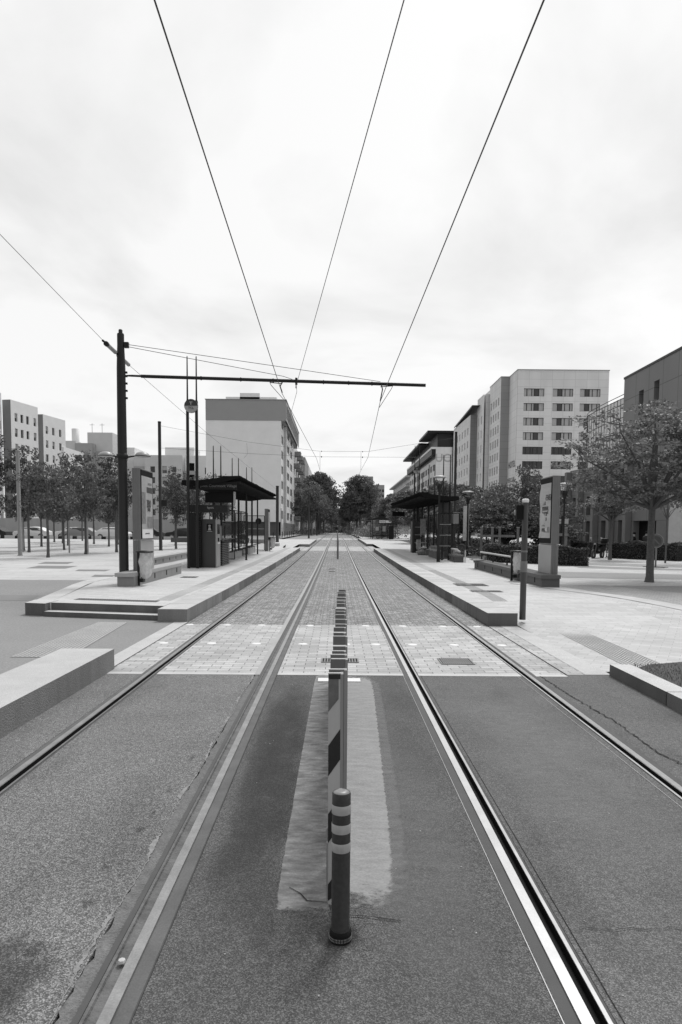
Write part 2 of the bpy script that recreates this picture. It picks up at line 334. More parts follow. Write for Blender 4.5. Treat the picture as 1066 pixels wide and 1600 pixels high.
# ---------------------------------------------------------------- patches, cracks
def ribbon(pts,w,mt,name,z=.005,seed=1):
    rr=random.Random(seed); fine=[]
    for (a,b) in zip(pts,pts[1:]):
        L=math.dist(a,b); k=max(2,int(L/.035))
        for i in range(k):
            t=i/k; fine.append((a[0]+(b[0]-a[0])*t+rr.gauss(0,.008),a[1]+(b[1]-a[1])*t+rr.gauss(0,.008)))
    fine.append(pts[-1]); mb=MB().m(mt); V=[]
    for i,p in enumerate(fine):
        q=fine[min(i+1,len(fine)-1)]; o=fine[max(i-1,0)]; d=Vector((q[0]-o[0],q[1]-o[1])).normalized(); n=Vector((-d.y,d.x)); ww=w*rr.uniform(.4,1.4)/2
        V+=[(p[0]+n.x*ww,p[1]+n.y*ww,z),(p[0]-n.x*ww,p[1]-n.y*ww,z)]
    mb.add(V,[(2*i,2*i+1,2*i+3,2*i+2) for i in range(len(fine)-1)]); return struct(mb.build(name))
CR=mat('crack',.015,.95,.1)
ribbon([(-.24,3.25),(-.17,3.2),(-.12,3.13),(-.03,3.11)],.005,CR,'crack',.008,2)
ribbon([(.04,2.985),(.12,3.0),(.2,2.975),(.3,2.96)],.006,CR,'crack',.008,3)
ribbon([(2.52,8.3),(2.55,7.2),(2.62,6.3),(2.6,5.4),(2.72,4.6),(2.72,3.9),(2.9,3.0)],.014,CR,'crack',.007,5)
ribbon([(1.1,2.9),(1.5,2.9),(1.9,2.93)],.0035,CR,'crack',.007,8)
ribbon([(2.65,5.3),(3.0,5.25),(3.35,5.35)],.005,CR,'crack',.007,9)
def decal(name,x0,x1,y0,y1,z,v,k=1.6,dl=0.,dr=0.,nsc=5.,soft=.12,alpha=.8,edge=3.,rough=.85,var=.25,seed=0,dist=(1,1)):
    m=bpy.data.materials.new(name); m.use_nodes=True; t=m.node_tree; b=t.nodes['Principled BSDF']; b.inputs['Roughness'].default_value=rough; b.inputs['Specular IOR Level'].default_value=.3
    g=N(t,'ShaderNodeTexCoord'); sp_=N(t,'ShaderNodeSeparateXYZ'); t.links.new(g.outputs['Generated'],sp_.inputs[0])
    def hat(o): return mth(t,'SUBTRACT',1.,mth(t,'POWER',mth(t,'ABSOLUTE',mth(t,'MULTIPLY_ADD',o,2.,-1.)),edge))
    so=N(t,'ShaderNodeSeparateXYZ'); t.links.new(g.outputs['Object'],so.inputs[0]); vv=sp_.outputs[1]
    uu=mth(t,'DIVIDE',mth(t,'SUBTRACT',so.outputs[0],mth(t,'MULTIPLY_ADD',vv,dl,x0)),mth(t,'MULTIPLY_ADD',vv,dr-dl,x1-x0))
    core=mth(t,'MULTIPLY',hat(uu),hat(vv))
    mp=N(t,'ShaderNodeMapping'); mp.inputs['Location'].default_value=(seed*3.1,seed*1.7,0); mp.inputs['Scale'].default_value=(dist[0],dist[1],1); t.links.new(g.outputs['Object'],mp.inputs[0])
    n=N(t,'ShaderNodeTexNoise'); n.inputs['Scale'].default_value=nsc; n.inputs['Detail'].default_value=9; n.inputs['Roughness'].default_value=.68; t.links.new(mp.outputs[0],n.inputs['Vector'])
    mk=mth(t,'SUBTRACT',mth(t,'MULTIPLY',core,k),n.outputs[0]); mr=N(t,'ShaderNodeMapRange'); mr.inputs[1].default_value=-soft/2; mr.inputs[2].default_value=soft/2; mr.inputs[3].default_value=0; mr.inputs[4].default_value=alpha; t.links.new(mk,mr.inputs[0])
    n2=N(t,'ShaderNodeTexNoise'); n2.inputs['Scale'].default_value=7.; n2.inputs['Detail'].default_value=9; n2.inputs['Roughness'].default_value=.6; mp2=N(t,'ShaderNodeMapping'); mp2.inputs['Rotation'].default_value=(0,0,.5); mp2.inputs['Scale'].default_value=(1,2.6,1); t.links.new(g.outputs['Object'],mp2.inputs[0]); t.links.new(mp2.outputs[0],n2.inputs['Vector'])
    n3=N(t,'ShaderNodeTexNoise'); n3.inputs['Scale'].default_value=90.; n3.inputs['Detail'].default_value=2; t.links.new(g.outputs['Object'],n3.inputs['Vector'])
    val=mth(t,'MULTIPLY',mth(t,'MULTIPLY_ADD',mth(t,'SUBTRACT',n2.outputs[0],.5),var*4,1.),mth(t,'MULTIPLY_ADD',mth(t,'SUBTRACT',n3.outputs[0],.5),.6,1.)); val=mth(t,'MAXIMUM',mth(t,'MULTIPLY',val,v),.01)
    c=N(t,'ShaderNodeCombineColor')
    for i in range(3): t.links.new(val,c.inputs[i])
    t.links.new(c.outputs[0],b.inputs['Base Color'])
    bp=N(t,'ShaderNodeBump'); bp.inputs['Strength'].default_value=.4; bp.inputs['Distance'].default_value=.01; t.links.new(n2.outputs[0],bp.inputs['Height']); t.links.new(bp.outputs[0],b.inputs['Normal'])
    tr=N(t,'ShaderNodeBsdfTransparent'); ms=N(t,'ShaderNodeMixShader'); t.links.new(mr.outputs[0],ms.inputs[0]); t.links.new(tr.outputs[0],ms.inputs[1]); t.links.new(b.outputs[0],ms.inputs[2]); t.links.new(ms.outputs[0],t.nodes['Material Output'].inputs[0])
    o=MB().m(m).quad((x0,y0,z),(x1,y0,z),(x1+dr,y1,z),(x0+dl,y1,z)).build(name); return struct(o)
decal('concrete_patch',-.285,.0,2.90,8.4,.004,.22,k=1.35,dl=.03,nsc=9,soft=.16,alpha=.95,edge=9,var=.6,seed=1)
decal('concrete_patch',-.03,.31,2.90,8.4,.0043,.28,k=1.25,dr=.16,nsc=15,soft=.26,alpha=.97,edge=5.5,var=.2,seed=2)
decal('cement_smear',.05,.40,2.85,8.4,.0036,.2,k=1.1,dr=.16,nsc=12,soft=.35,alpha=.6,edge=5,seed=3)
decal('oil_stain',-1.75,-1.02,1.9,3.0,.003,.03,k=.74,nsc=5,soft=.4,alpha=.45,edge=2,seed=4,dist=(1.6,.6))
for k_,(x_,y_,w_,h_) in enumerate([(-1.16,3.1,.09,.14),(-1.2,3.45,.07,.1),(-1.14,3.9,.08,.16),(-1.12,4.5,.07,.12),(-1.25,2.75,.12,.2),(-1.11,5.2,.06,.2),(-1.13,4.15,.04,.08),(-1.18,3.3,.04,.05)]): decal('oil_spot',x_-w_/2,x_+w_/2,y_-h_/2,y_+h_/2,.0032,.03,k=.66,nsc=34,soft=.3,alpha=.32,edge=2,seed=20+k_)
decal('oil_stain',-.72,-.2,2.0,8.2,.0034,.035,k=.72,nsc=4,soft=.5,alpha=.5,edge=2.5,seed=6,dist=(1,.4))
decal('base_shadow',-.10,.14,2.72,3.0,.0050,.02,k=.95,nsc=6,soft=.5,alpha=.55,edge=2,seed=12)  # bollard's contact shadow, painted on the ground as a soft dark decal
decal('pale_dust',1.05,2.25,3.0,8.3,.0034,.26,k=.72,nsc=2.2,soft=.5,alpha=.35,edge=3,seed=8,dist=(1,.6))
decal('pale_dust',.1,.8,2.0,6,.0032,.24,k=.66,nsc=3,soft=.5,alpha=.3,edge=3,seed=9)
# stones and grit
rr=random.Random(11); mb=MB().m(CONC_L)
for i in range(140):
    x=rr.uniform(-2.2,2.2); y=rr.uniform(2.3,8)
    if min(abs(x-g) for g in (-2.3,-.85,.93,2.36))<.12: continue
    s_=rr.uniform(.002,.005); mb.lathe([(0,0),(s_,s_*.3),(s_*.7,s_),(0,s_*1.1)],(x,y,.001),5,False)
o=mb.build('grit'); struct(o,'stuff')
mb=MB().m(CONC_L); mb.lathe([(0,0),(.017,.004),(.014,.014),(0,.017)],(-.86,2.66,0),7,False); tag(mb.build('pebble'),'small pale pebble lying beside the dirt-filled rail','stone')
# studs on the crossings
proto=None
for (y,xs) in ((10.6,(-2.7,-1.95,-1.25,-.52,.15,.62,1.2,1.85,2.6)),(12.74,(-2.75,-2.05,-1.4,-.5,.55,1.25,2.0,2.65))):
    for x in xs:
        if proto is None:
            mb=MB().m(WHITE); mb.lathe([(.075,.0),(.07,.006),(.05,.009),(.0001,.010)],(0,0,.003),20); o=mb.build('road_stud'); proto=o
        else: o=proto.copy(); COL.objects.link(o)
        o.location=(x,y,0); tag(o,'small round white stud set in the near block crossing','road stud','white studs across the crossing')
def grating(x0,x1,y0,y1,z,label,n=9,along='x'):
    root=empty('drain_grating',label,'drain',((x0+x1)/2,(y0+y1)/2,z))
    cx_,cy_=(x0+x1)/2,(y0+y1)/2; a,b=x0-cx_,x1-cx_; c,d=y0-cy_,y1-cy_
    m_=MB().m(BLACK).quad((a,c,.004),(b,c,.004),(b,d,.004),(a,d,.004)); m_.build('pit',root)
    m_=MB().m(GREY)
    for q in ((a,b,c,c+.02),(a,b,d-.02,d),(a,a+.02,c+.02,d-.02),(b-.02,b,c+.02,d-.02)): m_.box(*q,.001,.012)
    m_.build('frame',root); m_=MB().m(GREY)
    if along=='x':
        for i in range(n): t=a+.03+(b-a-.06)*(i+.5)/n; m_.box(t-.009,t+.009,c+.02,d-.02,.005,.011)
    else:
        for i in range(n): t=c+.03+(d-c-.06)*(i+.5)/n; m_.box(a+.02,b-.02,t-.007,t+.007,.005,.011)
    m_.build('bars',root); return root
grating(1.41,1.86,9.0,9.42,.003,'square drain grating in the right track of the block crossing',14)
grating(-.2,.31,9.08,9.36,.003,'drain grating crossing under the row of boards, nearer one',12)
grating(-.1,.4,15.6,15.9,0,'drain grating under the far end of the row of boards',10)
grating(-.36,-.05,29.4,29.7,gz(29.5),'small slotted drain between the tracks, nearer of the pair',3,'y')
grating(-.36,-.05,31.2,31.5,gz(31.4),'small slotted drain between the tracks, farther of the pair',3,'y')
for a,b in ((20.9,21.05),(38.6,38.8)): 
    strip('concrete_joint',-2.2,-1.0,a,a+.03,.003,CONC_D); strip('concrete_joint',-.72,.835,a,a+.03,.003,CONC_D); strip('concrete_joint',1.02,2.29,a,a+.03,.003,CONC_D)
strip('cross_street',-60,60,172,178,.006,A_BASE)
# ---------------------------------------------------------------- platforms
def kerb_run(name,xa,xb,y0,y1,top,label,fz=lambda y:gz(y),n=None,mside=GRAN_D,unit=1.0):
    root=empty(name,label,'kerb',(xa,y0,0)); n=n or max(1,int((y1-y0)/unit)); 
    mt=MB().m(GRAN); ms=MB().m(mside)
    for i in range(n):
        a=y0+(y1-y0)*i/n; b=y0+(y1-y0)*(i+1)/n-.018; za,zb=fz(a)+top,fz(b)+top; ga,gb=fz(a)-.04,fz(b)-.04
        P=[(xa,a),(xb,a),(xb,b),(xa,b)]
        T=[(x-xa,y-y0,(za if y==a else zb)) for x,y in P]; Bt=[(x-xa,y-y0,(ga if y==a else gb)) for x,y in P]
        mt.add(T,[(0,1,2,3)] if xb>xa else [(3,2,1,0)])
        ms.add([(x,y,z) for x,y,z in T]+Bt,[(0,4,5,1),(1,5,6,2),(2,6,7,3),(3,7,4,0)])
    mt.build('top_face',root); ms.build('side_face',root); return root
KSL=mat('kerb_side_left',.19,.8,.28,2.4,.5,fine=.28,fsc=70,streak=True,isl=.34)  # shade painted into the left kerb sides, lighter than on the right
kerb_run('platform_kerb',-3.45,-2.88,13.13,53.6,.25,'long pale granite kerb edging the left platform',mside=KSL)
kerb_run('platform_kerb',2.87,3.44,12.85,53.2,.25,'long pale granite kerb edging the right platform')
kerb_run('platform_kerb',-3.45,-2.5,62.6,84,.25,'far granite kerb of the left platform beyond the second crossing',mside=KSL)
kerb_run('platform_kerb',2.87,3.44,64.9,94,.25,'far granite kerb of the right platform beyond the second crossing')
def lplat_l(y): return float(np.interp(y,[13.95,19,20.2,22,70],[-5.93,-6.94,-7.1,-7.1,-7.1]))
# left platform deck
strip('platform_deck',lplat_l,-3.45,14.16,53.6,.25,PLAT,skirt=.3)
strip('platform_deck',-7.1,-3.45,53.6,84,.246,PLAT)
# steps at the near end of the left platform
st=empty('platform_steps','two dark granite steps up to the left platform end','steps',(-4.6,13.8,0))
def slab(pts,z0,z1,mt,nm,parent,mtop=None):
    m_=MB().m(mt).prism([(x-parent.location.x,y-parent.location.y) for x,y in pts],z0,z1)
    if mtop: m_.ms.append(mtop); m_.mi[1]=1
    return m_.build(nm,parent)
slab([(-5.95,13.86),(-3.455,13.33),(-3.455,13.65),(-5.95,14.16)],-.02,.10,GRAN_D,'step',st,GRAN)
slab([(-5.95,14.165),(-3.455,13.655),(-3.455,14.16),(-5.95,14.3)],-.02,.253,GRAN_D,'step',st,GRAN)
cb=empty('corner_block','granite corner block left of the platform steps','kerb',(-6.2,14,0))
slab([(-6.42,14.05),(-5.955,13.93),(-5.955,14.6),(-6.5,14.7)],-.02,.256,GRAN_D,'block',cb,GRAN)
e=MB().m(GRAN)  # flush border along the left edge of the platform
for a,b in zip(*(lambda l:(l,l[1:]))([14.65,16,17.5,19,20.2,22,24,27,30,34,38,42,45,50,55])):
    xa,xb=lplat_l(a)-.45*(1 if a<14.7 else 1),lplat_l(b)-.45
    xa,xb=lplat_l(a)-.4,lplat_l(b)-.4
    e.add([(xa,a,gz(a)+.25),(xa+.4,a,gz(a)+.25),(xb+.4,b,gz(b)+.25),(xb,b,gz(b)+.25),(xa,a,gz(a)-.1),(xb,b,gz(b)-.1)],[(0,1,2,3),(4,0,3,5)])
struct(e.build('platform_border'))
# right platform + plaza ground
def grid_sheet(name,xs,ys,fz,dz,mt):
    m_=MB().m(mt); n=len(xs)
    m_.add([(x,y,fz(x,y)+dz) for y in ys for x in xs],[(j*n+i,j*n+i+1,(j+1)*n+i+1,(j+1)*n+i) for j in range(len(ys)-1) for i in range(n-1)],True)
    return struct(m_.build(name))
YS=[12,13,14,15,16,17,18,20,22,24,27,30,34,38,42,45,50,55,60,67,75,87,100,125,154,200]
zrp=lambda x,y:gz(y)+.25*sm((y-11)/6.)*(sm((x-4.4)/1.8)+(1-sm((x-4.4)/1.8))*sm((y-12)/2.))
grid_sheet('platform_deck',[3.44,3.8,4.4,4.8,5.2,5.6,6.0,6.4],[12.86]+YS[1:],zrp,0.,PLAT)
grid_sheet('plaza_paving',[3.44,3.8,4.4,4.8,5.2,5.6,6.0,6.4],[8.62,9.5,10.5,11.5,12.86],zrp,.0,PLAZA)
grid_sheet('plaza_paving',[6.4,8,10,13,17,22,30,45,80,200],[8.62]+YS,lambda x,y:gz(y)+.25*sm((y-11)/6.),.0,PLAZA)
# left plaza
grid_sheet('plaza_asphalt',[-200,-40,-20,-14,-10,-8,-7.1,-6.4,-5.4,-4.4,-3.45],[-8,0,4,8,10,12,13,14,14.6],zl,-.004,A_SMOOTH)
grid_sheet('plaza_asphalt',[-200,-40,-20,-14,-10,-8,-7.1,-6.5,-6.],[14.6,15,16,17,18,19,20,20.6],zl,-.004,A_SMOOTH)
grid_sheet('plaza_paving',[-200,-40,-20,-14,-10,-8,-7.4],[20.6,22,24,27,30,34,38,42,45,50,55,60,67,75],zl,-.004,PLAZL)
grid_sheet('street',[-200,-40,-20,-14,-10,-7.4],[75,87,100,125,154,200],zl,-.03,A_ROAD)
# flush strips at the near crossing edges
strip('crossing_border',-3.12,-2.862,8.6,13.12,.004,GRAN,skirt=.05)
strip('crossing_border_joint',-2.86,-2.845,8.6,13.1,.006,CR)
strip('asphalt_lane',-3.45,-3.12,8.6,13.9,.001,A_SMOOTH)
strip('crossing_border',3.12,3.44,8.4,12.84,.006,GRAN,skirt=.05)
strip('crossing_border_joint',2.86,2.885,8.4,12.84,.005,CR)
strip('crossing_paving',2.885,3.12,8.4,12.84,.003,PAVE,skirt=.05)
strip('asphalt_lane',2.86,3.44,-8,8.4,0,A_MID)
strip('asphalt_lane',-3.5,-2.86,-8,8.6,0,A_LIGHT)
# near kerbs
kerb_run('raised_kerb',-3.47,-2.81,1.0,8.6,.26,'big pale granite kerb block at the left foreground edge',mside=KSL,unit=2.6)
kk=kerb_run('raised_kerb',3.40,3.66,1.0,8.38,.145,'low granite kerb at the right foreground edge',unit=1.3)
mb=MB().m(mat('soil',.07,.95,.3,5,.8,fine=.3,fsc=40)); mb.add([(3.66,1,.1),(9,1,.12),(9,8.9,.12),(4.6,8.75,.12),(3.95,8.5,.12),(3.66,8.3,.1)],[(0,1,2,3,4,5)]); struct(mb.build('soil'))
def blades(name,pts,h,w,mt,n):
    mb=MB().m(mt); rr=random.Random(len(pts)+n)
    for i in range(n):
        x,y,z=pts(rr); a=rr.uniform(0,2*PI); hh=h*rr.uniform(.4,1.3); lx,ly=rr.uniform(-.5,.5)*hh,rr.uniform(-.5,.5)*hh
        mb.add([(x-w*math.cos(a),y-w*math.sin(a),z),(x+w*math.cos(a),y+w*math.sin(a),z),(x+lx,y+ly,z+hh)],[(0,1,2)])
    return mb
class F:  # tiny callable with len
    def __init__(s,fn): s.fn=fn
    def __call__(s,r_): return s.fn(r_)
    def __len__(s): return 1
o=blades('grass',F(lambda r_:(3.75+abs(r_.gauss(0,1.0)),r_.uniform(5.4,8.6),.1)),.04,.004,GRASS,4200).build('grass'); struct(o,'stuff'); tag(o,'scruffy grass growing in the soil behind the right kerb','grass')
o=blades('weeds',F(lambda r_:(2.86+r_.uniform(-.03,.02),r_.uniform(12.85,15.5),0)),.035,.003,GRASS,260).build('weeds'); struct(o,'stuff'); tag(o,'weeds at the foot of the right platform kerb','weeds')
# tactile studs
def tactile(name,quad,fz,dz,nu,nv,r_,mt,label,plate=None):
    A,B,C_,D=[Vector((*q,0)) for q in quad]; m_=MB().m(mt)
    for i in range(nu):
        for j in range(nv):
            s_,t_=(i+.5)/nu,(j+.5+.5*(i%2)*0)/nv; p=A*(1-s_)*(1-t_)+B*s_*(1-t_)+C_*s_*t_+D*(1-s_)*t_
            m_.lathe([(r_,0),(r_*.7,.006),(.0001,.007)],(p.x,p.y,fz(p.x,p.y)+dz),6)
    if plate:
        m_.m(plate); q=[(v.x,v.y,fz(v.x,v.y)+dz-.002) for v in (A,B,C_,D)]; m_.quad(*q)
    o=m_.build(name); struct(o,'stuff'); return tag(o,label,'tactile paving')
tactile('tactile_studs',[(-4.5,9.35),(-3.68,9.35),(-4.0,13.0),(-4.55,13.0)],zl,.003,13,50,.02,CONC_L,'band of raised tactile studs on the asphalt before the left platform steps',mat('tactile_base',.24,.8,.1))
tactile('tactile_studs',[(3.84,8.9),(4.44,9.1),(4.48,12.6),(3.95,12.58)],lambda x,y:zrp(x,y),.005,10,48,.02,CONC,'band of raised tactile studs on the paving beside the right kerb')
tactile('tactile_studs',[(-5.7,14.75),(-3.8,14.35),(-3.8,14.7),(-5.7,15.1)],lambda x,y:gz(y)+.25,.002,46,7,.018,CONC_D,'band of dark tactile studs along the top of the platform steps')
tactile('tactile_studs',[(-3.93,14.75),(-3.57,14.7),(-3.57,26),(-3.93,26)],lambda x,y:gz(y)+.25,.002,7,180,.018,CONC,'long band of tactile studs behind the left platform kerb')
tactile('tactile_studs',[(3.57,15.5),(3.93,15.5),(3.93,27),(3.57,27)],lambda x,y:zrp(x,y),.002,7,160,.018,CONC,'long band of tactile studs behind the right platform kerb')
strip('tactile_band',-3.95,-3.55,26,53,.252,CONC); strip('tactile_band',3.55,3.95,27,53,.252,CONC)
grating(3.5,4.3,17.5,17.9,.25,'long drain grating on the right platform, nearer one',10)
grating(3.45,4.35,19.4,20.2,gz(20)+.25,'wide drain grating on the right platform, farther one',14)
grating(-5.0,-4.5,21.8,22.3,gz(22)+.25,'dark access cover on the left platform near the ticket machine',4)
def flat(name,pts,fz,dz,mt,n=14):
    from mathutils.geometry import tessellate_polygon
    m_=MB().m(mt)
    for tri in tessellate_polygon([[Vector((x,y,0)) for x,y in pts]]):
        A,B_,C_=[Vector(pts[i]) for i in tri]; V=[];ix={}
        for i in range(n+1):
            for j in range(n+1-i):
                p=A+(B_-A)*(i/n)+(C_-A)*(j/n); ix[i,j]=len(V); V.append((p.x,p.y,fz(p.x,p.y)+dz))
        fs=[(ix[i,j],ix[i+1,j],ix[i,j+1]) for i in range(n) for j in range(n-i)]+[(ix[i+1,j],ix[i+1,j+1],ix[i,j+1]) for i in range(n) for j in range(n-i-1)]
        m_.add(V,fs)
    return struct(m_.build(name))
zr2=lambda x,y:gz(y)+.25*sm((y-11)/6.)
for q in (((-11.9,26.2),(-10.4,26.2),(-10.6,28),(-12.2,28)),((-12.9,29.5),(-11.6,29.5),(-11.9,31),(-13.2,31)),((-9.5,24.8),(-8.4,24.8),(-8.5,25.7),(-9.7,25.7)),((-7.9,22),(-7.2,21.9),(-7.35,22.8),(-8.1,22.9)),((-15,27),(-13.8,27),(-14,28.6),(-15.3,28.6)),((-8.2,16.3),(-7.3,16.3),(-7.5,17.2),(-8.5,17.2))):
    flat('tarmac_patch',q,zl,.001,mat('tarmac_patch',.19,.85,.1))
strip('crossing_paving',-3.45,-2.86,53.6,62.6,.03,PAVE,skirt=.1); strip('crossing_paving',2.86,3.44,53.2,64.9,.03,PAVE,skirt=.1)
strip('verge',-60,-2.86,84,172,.01,A_ROAD,skirt=.05); strip('verge',2.86,60,94,172,.01,A_ROAD,skirt=.05)
flat('road_wedge',[(8.0,19.9),(12,19.9),(14,17),(14,16.2),(9.0,17.3)],zr2,.006,A_ROAD)
flat('dark_paving',[(6.3,20.3),(7.9,20.0),(8.9,17.2),(13,15.8),(13,12.4),(7.8,13.6)],zr2,.004,BRK_D)
flat('side_road',[(7.7,23.2),(10.6,22.8),(12.6,22.6),(20,21),(20,23.6),(12,25.6),(8.4,26.6)],zr2,.006,A_ROAD)
flat('side_road',[(10.5,29.3),(13.5,28.2),(24,26),(24,29.4),(16,32.2),(11.2,34.6)],zr2,.006,A_ROAD)
flat('road_marking',[(11.2,31.2),(14,29.6),(24,27.8),(24,28.1),(14,30.0),(11.3,31.6)],zr2,.010,WHITE)
flat('crossing_border',[(5.2,20.5),(5.7,20.5),(8.0,14.2),(9.5,11.6),(9.1,11.6),(7.6,13.8)],zr2,.009,CONC_L)
# ---------------------------------------------------------------- median barrier
root=empty('flexible_bollard','dark round bollard with three pale reflective bands, in the foreground','bollard',(.028,2.826,0))
H=.655; R_=.0395
mb=MB().m(mat('bollard_plastic',.042,.5,.3,9,streak=True,fine=.2,fsc=60)); mb.lathe([(R_,.03),(R_,H-.065),(R_,H-.008),(R_-.003,H-.002)],seg=32); mb.build('post',root)
mb=MB().m(mat('bollard_cap',.22,.4,.1,9)); mb.lathe([(R_-.001,H-.012),(R_-.002,H-.004),(.006,H+.012),(.0055,H+.010),(.0001,H+.010)],seg=32); mb.build('cap',root)
for k in range(3):
    z1=H-.052-k*.082; mb=MB().m(mat('reflective_band',.40,.35,.12,40)); mb.lathe([(R_+.001,z1-.04),(R_+.0018,z1-.038),(R_+.0018,z1-.002),(R_+.001,z1)],seg=32); mb.build('reflective_band',root)
mb=MB().m(BLACK); mb.lathe([(R_+.008,0),(R_+.009,.03),(R_+.006,.046),(R_-.001,.05)],seg=32); b=mb.build('base_ring',root)
mb=MB().m(CONC)
for k in range(46):
    a=2*PI*k/46
    for z in (.014,.024): c,s_=math.cos(a),math.sin(a); x,y=c*(R_+.0095),s_*(R_+.0095); mb.box(x-.001,x+.001,y-.001,y+.001,z-.003,z+.003)
mb.build('studding',b)
BW=mat('board_white',.46,.55,.14,7,streak=True); BG=mat('board_grey',.26,.5,.12,5,streak=True); BT=mat('board_top',.5,.5,.05); BD=mat('board_black',.018,.6,.2,30)
rr=random.Random(21); y=3.1; i=0
def board(w,h,x,y,first=False):
    root=empty('divider_board','','divider board',(x,y,0))
    mb=MB().m(BW if first else mat('board_face',.15,.55,.15,5,streak=True)); mb.box(-w/2,w/2,0,.012,.0,h-.003); mb.build('panel',root)
    mb=MB().m(BT); mb.box(-w/2-.001,w/2+.001,-.001,.014,h-.003,h+.001); mb.build('top_edge',root)
    mb=MB().m(BG); mb.box(w/2+.0005,w/2+.013,-.002,.05,0,h-.004); mb.box(-w/2-.006,-w/2-.0005,-.002,.02,0,.30); mb.build('side_flange',root)
    return root
fb=board(.056,1.105,-.002,3.1,True); fb.rotation_euler=(0,-.004,0)
tag(fb,'frontmost upright board with peeling black and white diagonal stripes','divider board')
mb=MB().m(BD)
w2=.0275
for (a,b) in ((.80,.66),(.545,.46)):   # dark diagonal bars: (z right top, z left top)
    pass
def bar(zl0,zl1,zr0,zr1,mt,nm):
    MB().m(mt).add([(-w2,-.0015,zl0),(w2,-.0015,zr0),(w2,-.0015,zr1),(-w2,-.0015,zl1)],[(0,1,2,3)]).build(nm,fb)
bar(.62,.765,.70,.845,BD,'stripe'); bar(.30,.44,.38,.52,BD,'stripe'); bar(-.0+.02,.10,.06,.18,BD,'stripe')
MB().m(mat('faded_stripe',.14,.7,.25,18)).add([(-w2,-.0015,.925),(w2-.008,-.0015,.985),(w2-.008,-.0015,1.08),(-w2,-.0015,1.08)],[(0,1,2,3)]).build('stripe',fb)
MB().m(BD).add([(-w2,-.002,1.078),(w2,-.002,1.078),(w2,-.002,1.101),(-w2,-.002,1.101)],[(0,1,2,3)]).build('stripe',fb)
base=board(.074,1.09,0,3.3); base_used=False
y=3.26
while y<7.95:
    o=base if not base_used else copy_tree(base); base_used=True
    t=(y-3.1)/4.9; o.location=(.006+.052*t+rr.uniform(-.006,.004),y,rr.uniform(-.03,.015)); o.scale=(1.0+rr.uniform(-.12,.08),1,1)
    tag(o,'thin grey upright board in the packed row on the median concrete','divider board','grey boards packed in a row between the tracks')
    y+=rr.choice([.1,.13,.16,.2,.24])
y=40.8; first=True
while y<95:
    if not 55<y<61:
        o=copy_tree(base); o.location=(.06,y,gz(y)); o.scale=(1.1,1,1.0)
        tag(o,'distant dark upright board in the row running away between the tracks','divider board','distant boards between the tracks')
    y+=1.1
mb=MB().m(GREYL); mb.tube([(.085,3.75,.0),(.05,3.72,.05),(.05,3.9,.06)],.006,5); tag(mb.build('metal_clip'),'small bent metal clip sticking out low beside the boards','clip')
for s_ in (-1,1):
    mb=MB().m(WHITE); mb.box(-.09,.09,-.09,.09,0,.01); o=mb.build('base_plate',loc=(.04+s_*.16,7.98,.004)); tag(o,'white base plate '+('left' if s_<0 else 'right')+' of the boards at the edge of the concrete patch','plate')
# ---------------------------------------------------------------- catenary pole
def disc_lamp(parent,x,z,dirx,r_=.215):
    mb=MB().m(DARK); mb.tube([(dirx*.1,0,z-.04),(x-dirx*r_*.9,0,z)],[.03,.02],6); mb.build('lamp_arm',parent)
    mb=MB().m(mat('lamp_dome',.3,.4,.08,4)).lathe([(r_,0),(r_*.93,.035),(r_*.7,.085),(r_*.35,.115),(.0001,.12)],(x,0,z)); mb.m(DARK).lathe([(r_+.01,-.02),(r_+.012,0),(r_,.004)],(x,0,z)); h=mb.build('lamp_head',parent)
    mb=MB().m(GREYL).lathe([(.0001,-.03),(r_*.5,-.028),(r_+.005,-.02)],(x,0,z)); mb.build('lens',h)
PX,PY=-6.02,19.35; g0=gz(PY)+.25
cp=empty('catenary_pole','tall dark tram wire pole with two dome lamps beside the left platform','pole',(PX,PY,g0))
mb=MB().m(POLE).lathe([(.15,0),(.15,.02),(.13,.03),(.128,3.9),(.118,6.0),(.112,6.2),(.095,6.6),(.095,6.9),(.09,6.92),(.085,6.93)],seg=20); mb.build('shaft',cp)
mb=MB().m(POLE).lathe([(.055,6.9),(.055,7.02),(.04,7.04),(.0001,7.05)],seg=14); mb.build('top_cap',cp)
mb=MB().m(DARK).lathe([(.13,3.5),(.155,3.52),(.155,3.62),(.13,3.64)],seg=20); mb.build('lamp_collar',cp)
for d,x in ((-1,-.46),(1,.56)): disc_lamp(cp,x,3.585,d)
mb=MB().m(DARK)
for z in (5.15,5.35,5.55,5.75,5.85): mb.box(.11,.17,-.03,.03,z,z+.05)
mb.build('bracket_bolts',cp)
mb=MB().m(DARK); zA=6.045-g0
mb.tube([(.12,0,zA),(.3,0,zA),(.62,0,zA-.01)],[.022,.03,.03],8); mb.tube([(.55,0,zA-.01),(8.46,0,5.86-g0)],.046,10); mb.build('cantilever_arm',cp)
mb=MB().m(DARK)
for x in (2.2,3.3,4.2,4.86,5.6,6.3,6.95): z=zA-.022*x; mb.tube([(x,0,z),(x+.03,0,z)],.058,10)
mb.build('arm_clamps',cp)
mb=MB().m(WIRE); mb.tube([(.13,0,6.844-g0),(4.5,0,6.02-g0+.05),(4.75,0,5.99-g0)],.008,4); mb.tube([(.13,0,6.90-g0),(5,0,6.25-g0),(7.2,0,5.95-g0)],.008,4); mb.build('stay_cable',cp)
mb=MB().m(DARK); mb.box(.1,.22,-.05,.05,6.80-g0,6.95-g0); mb.build('stay_bracket',cp)
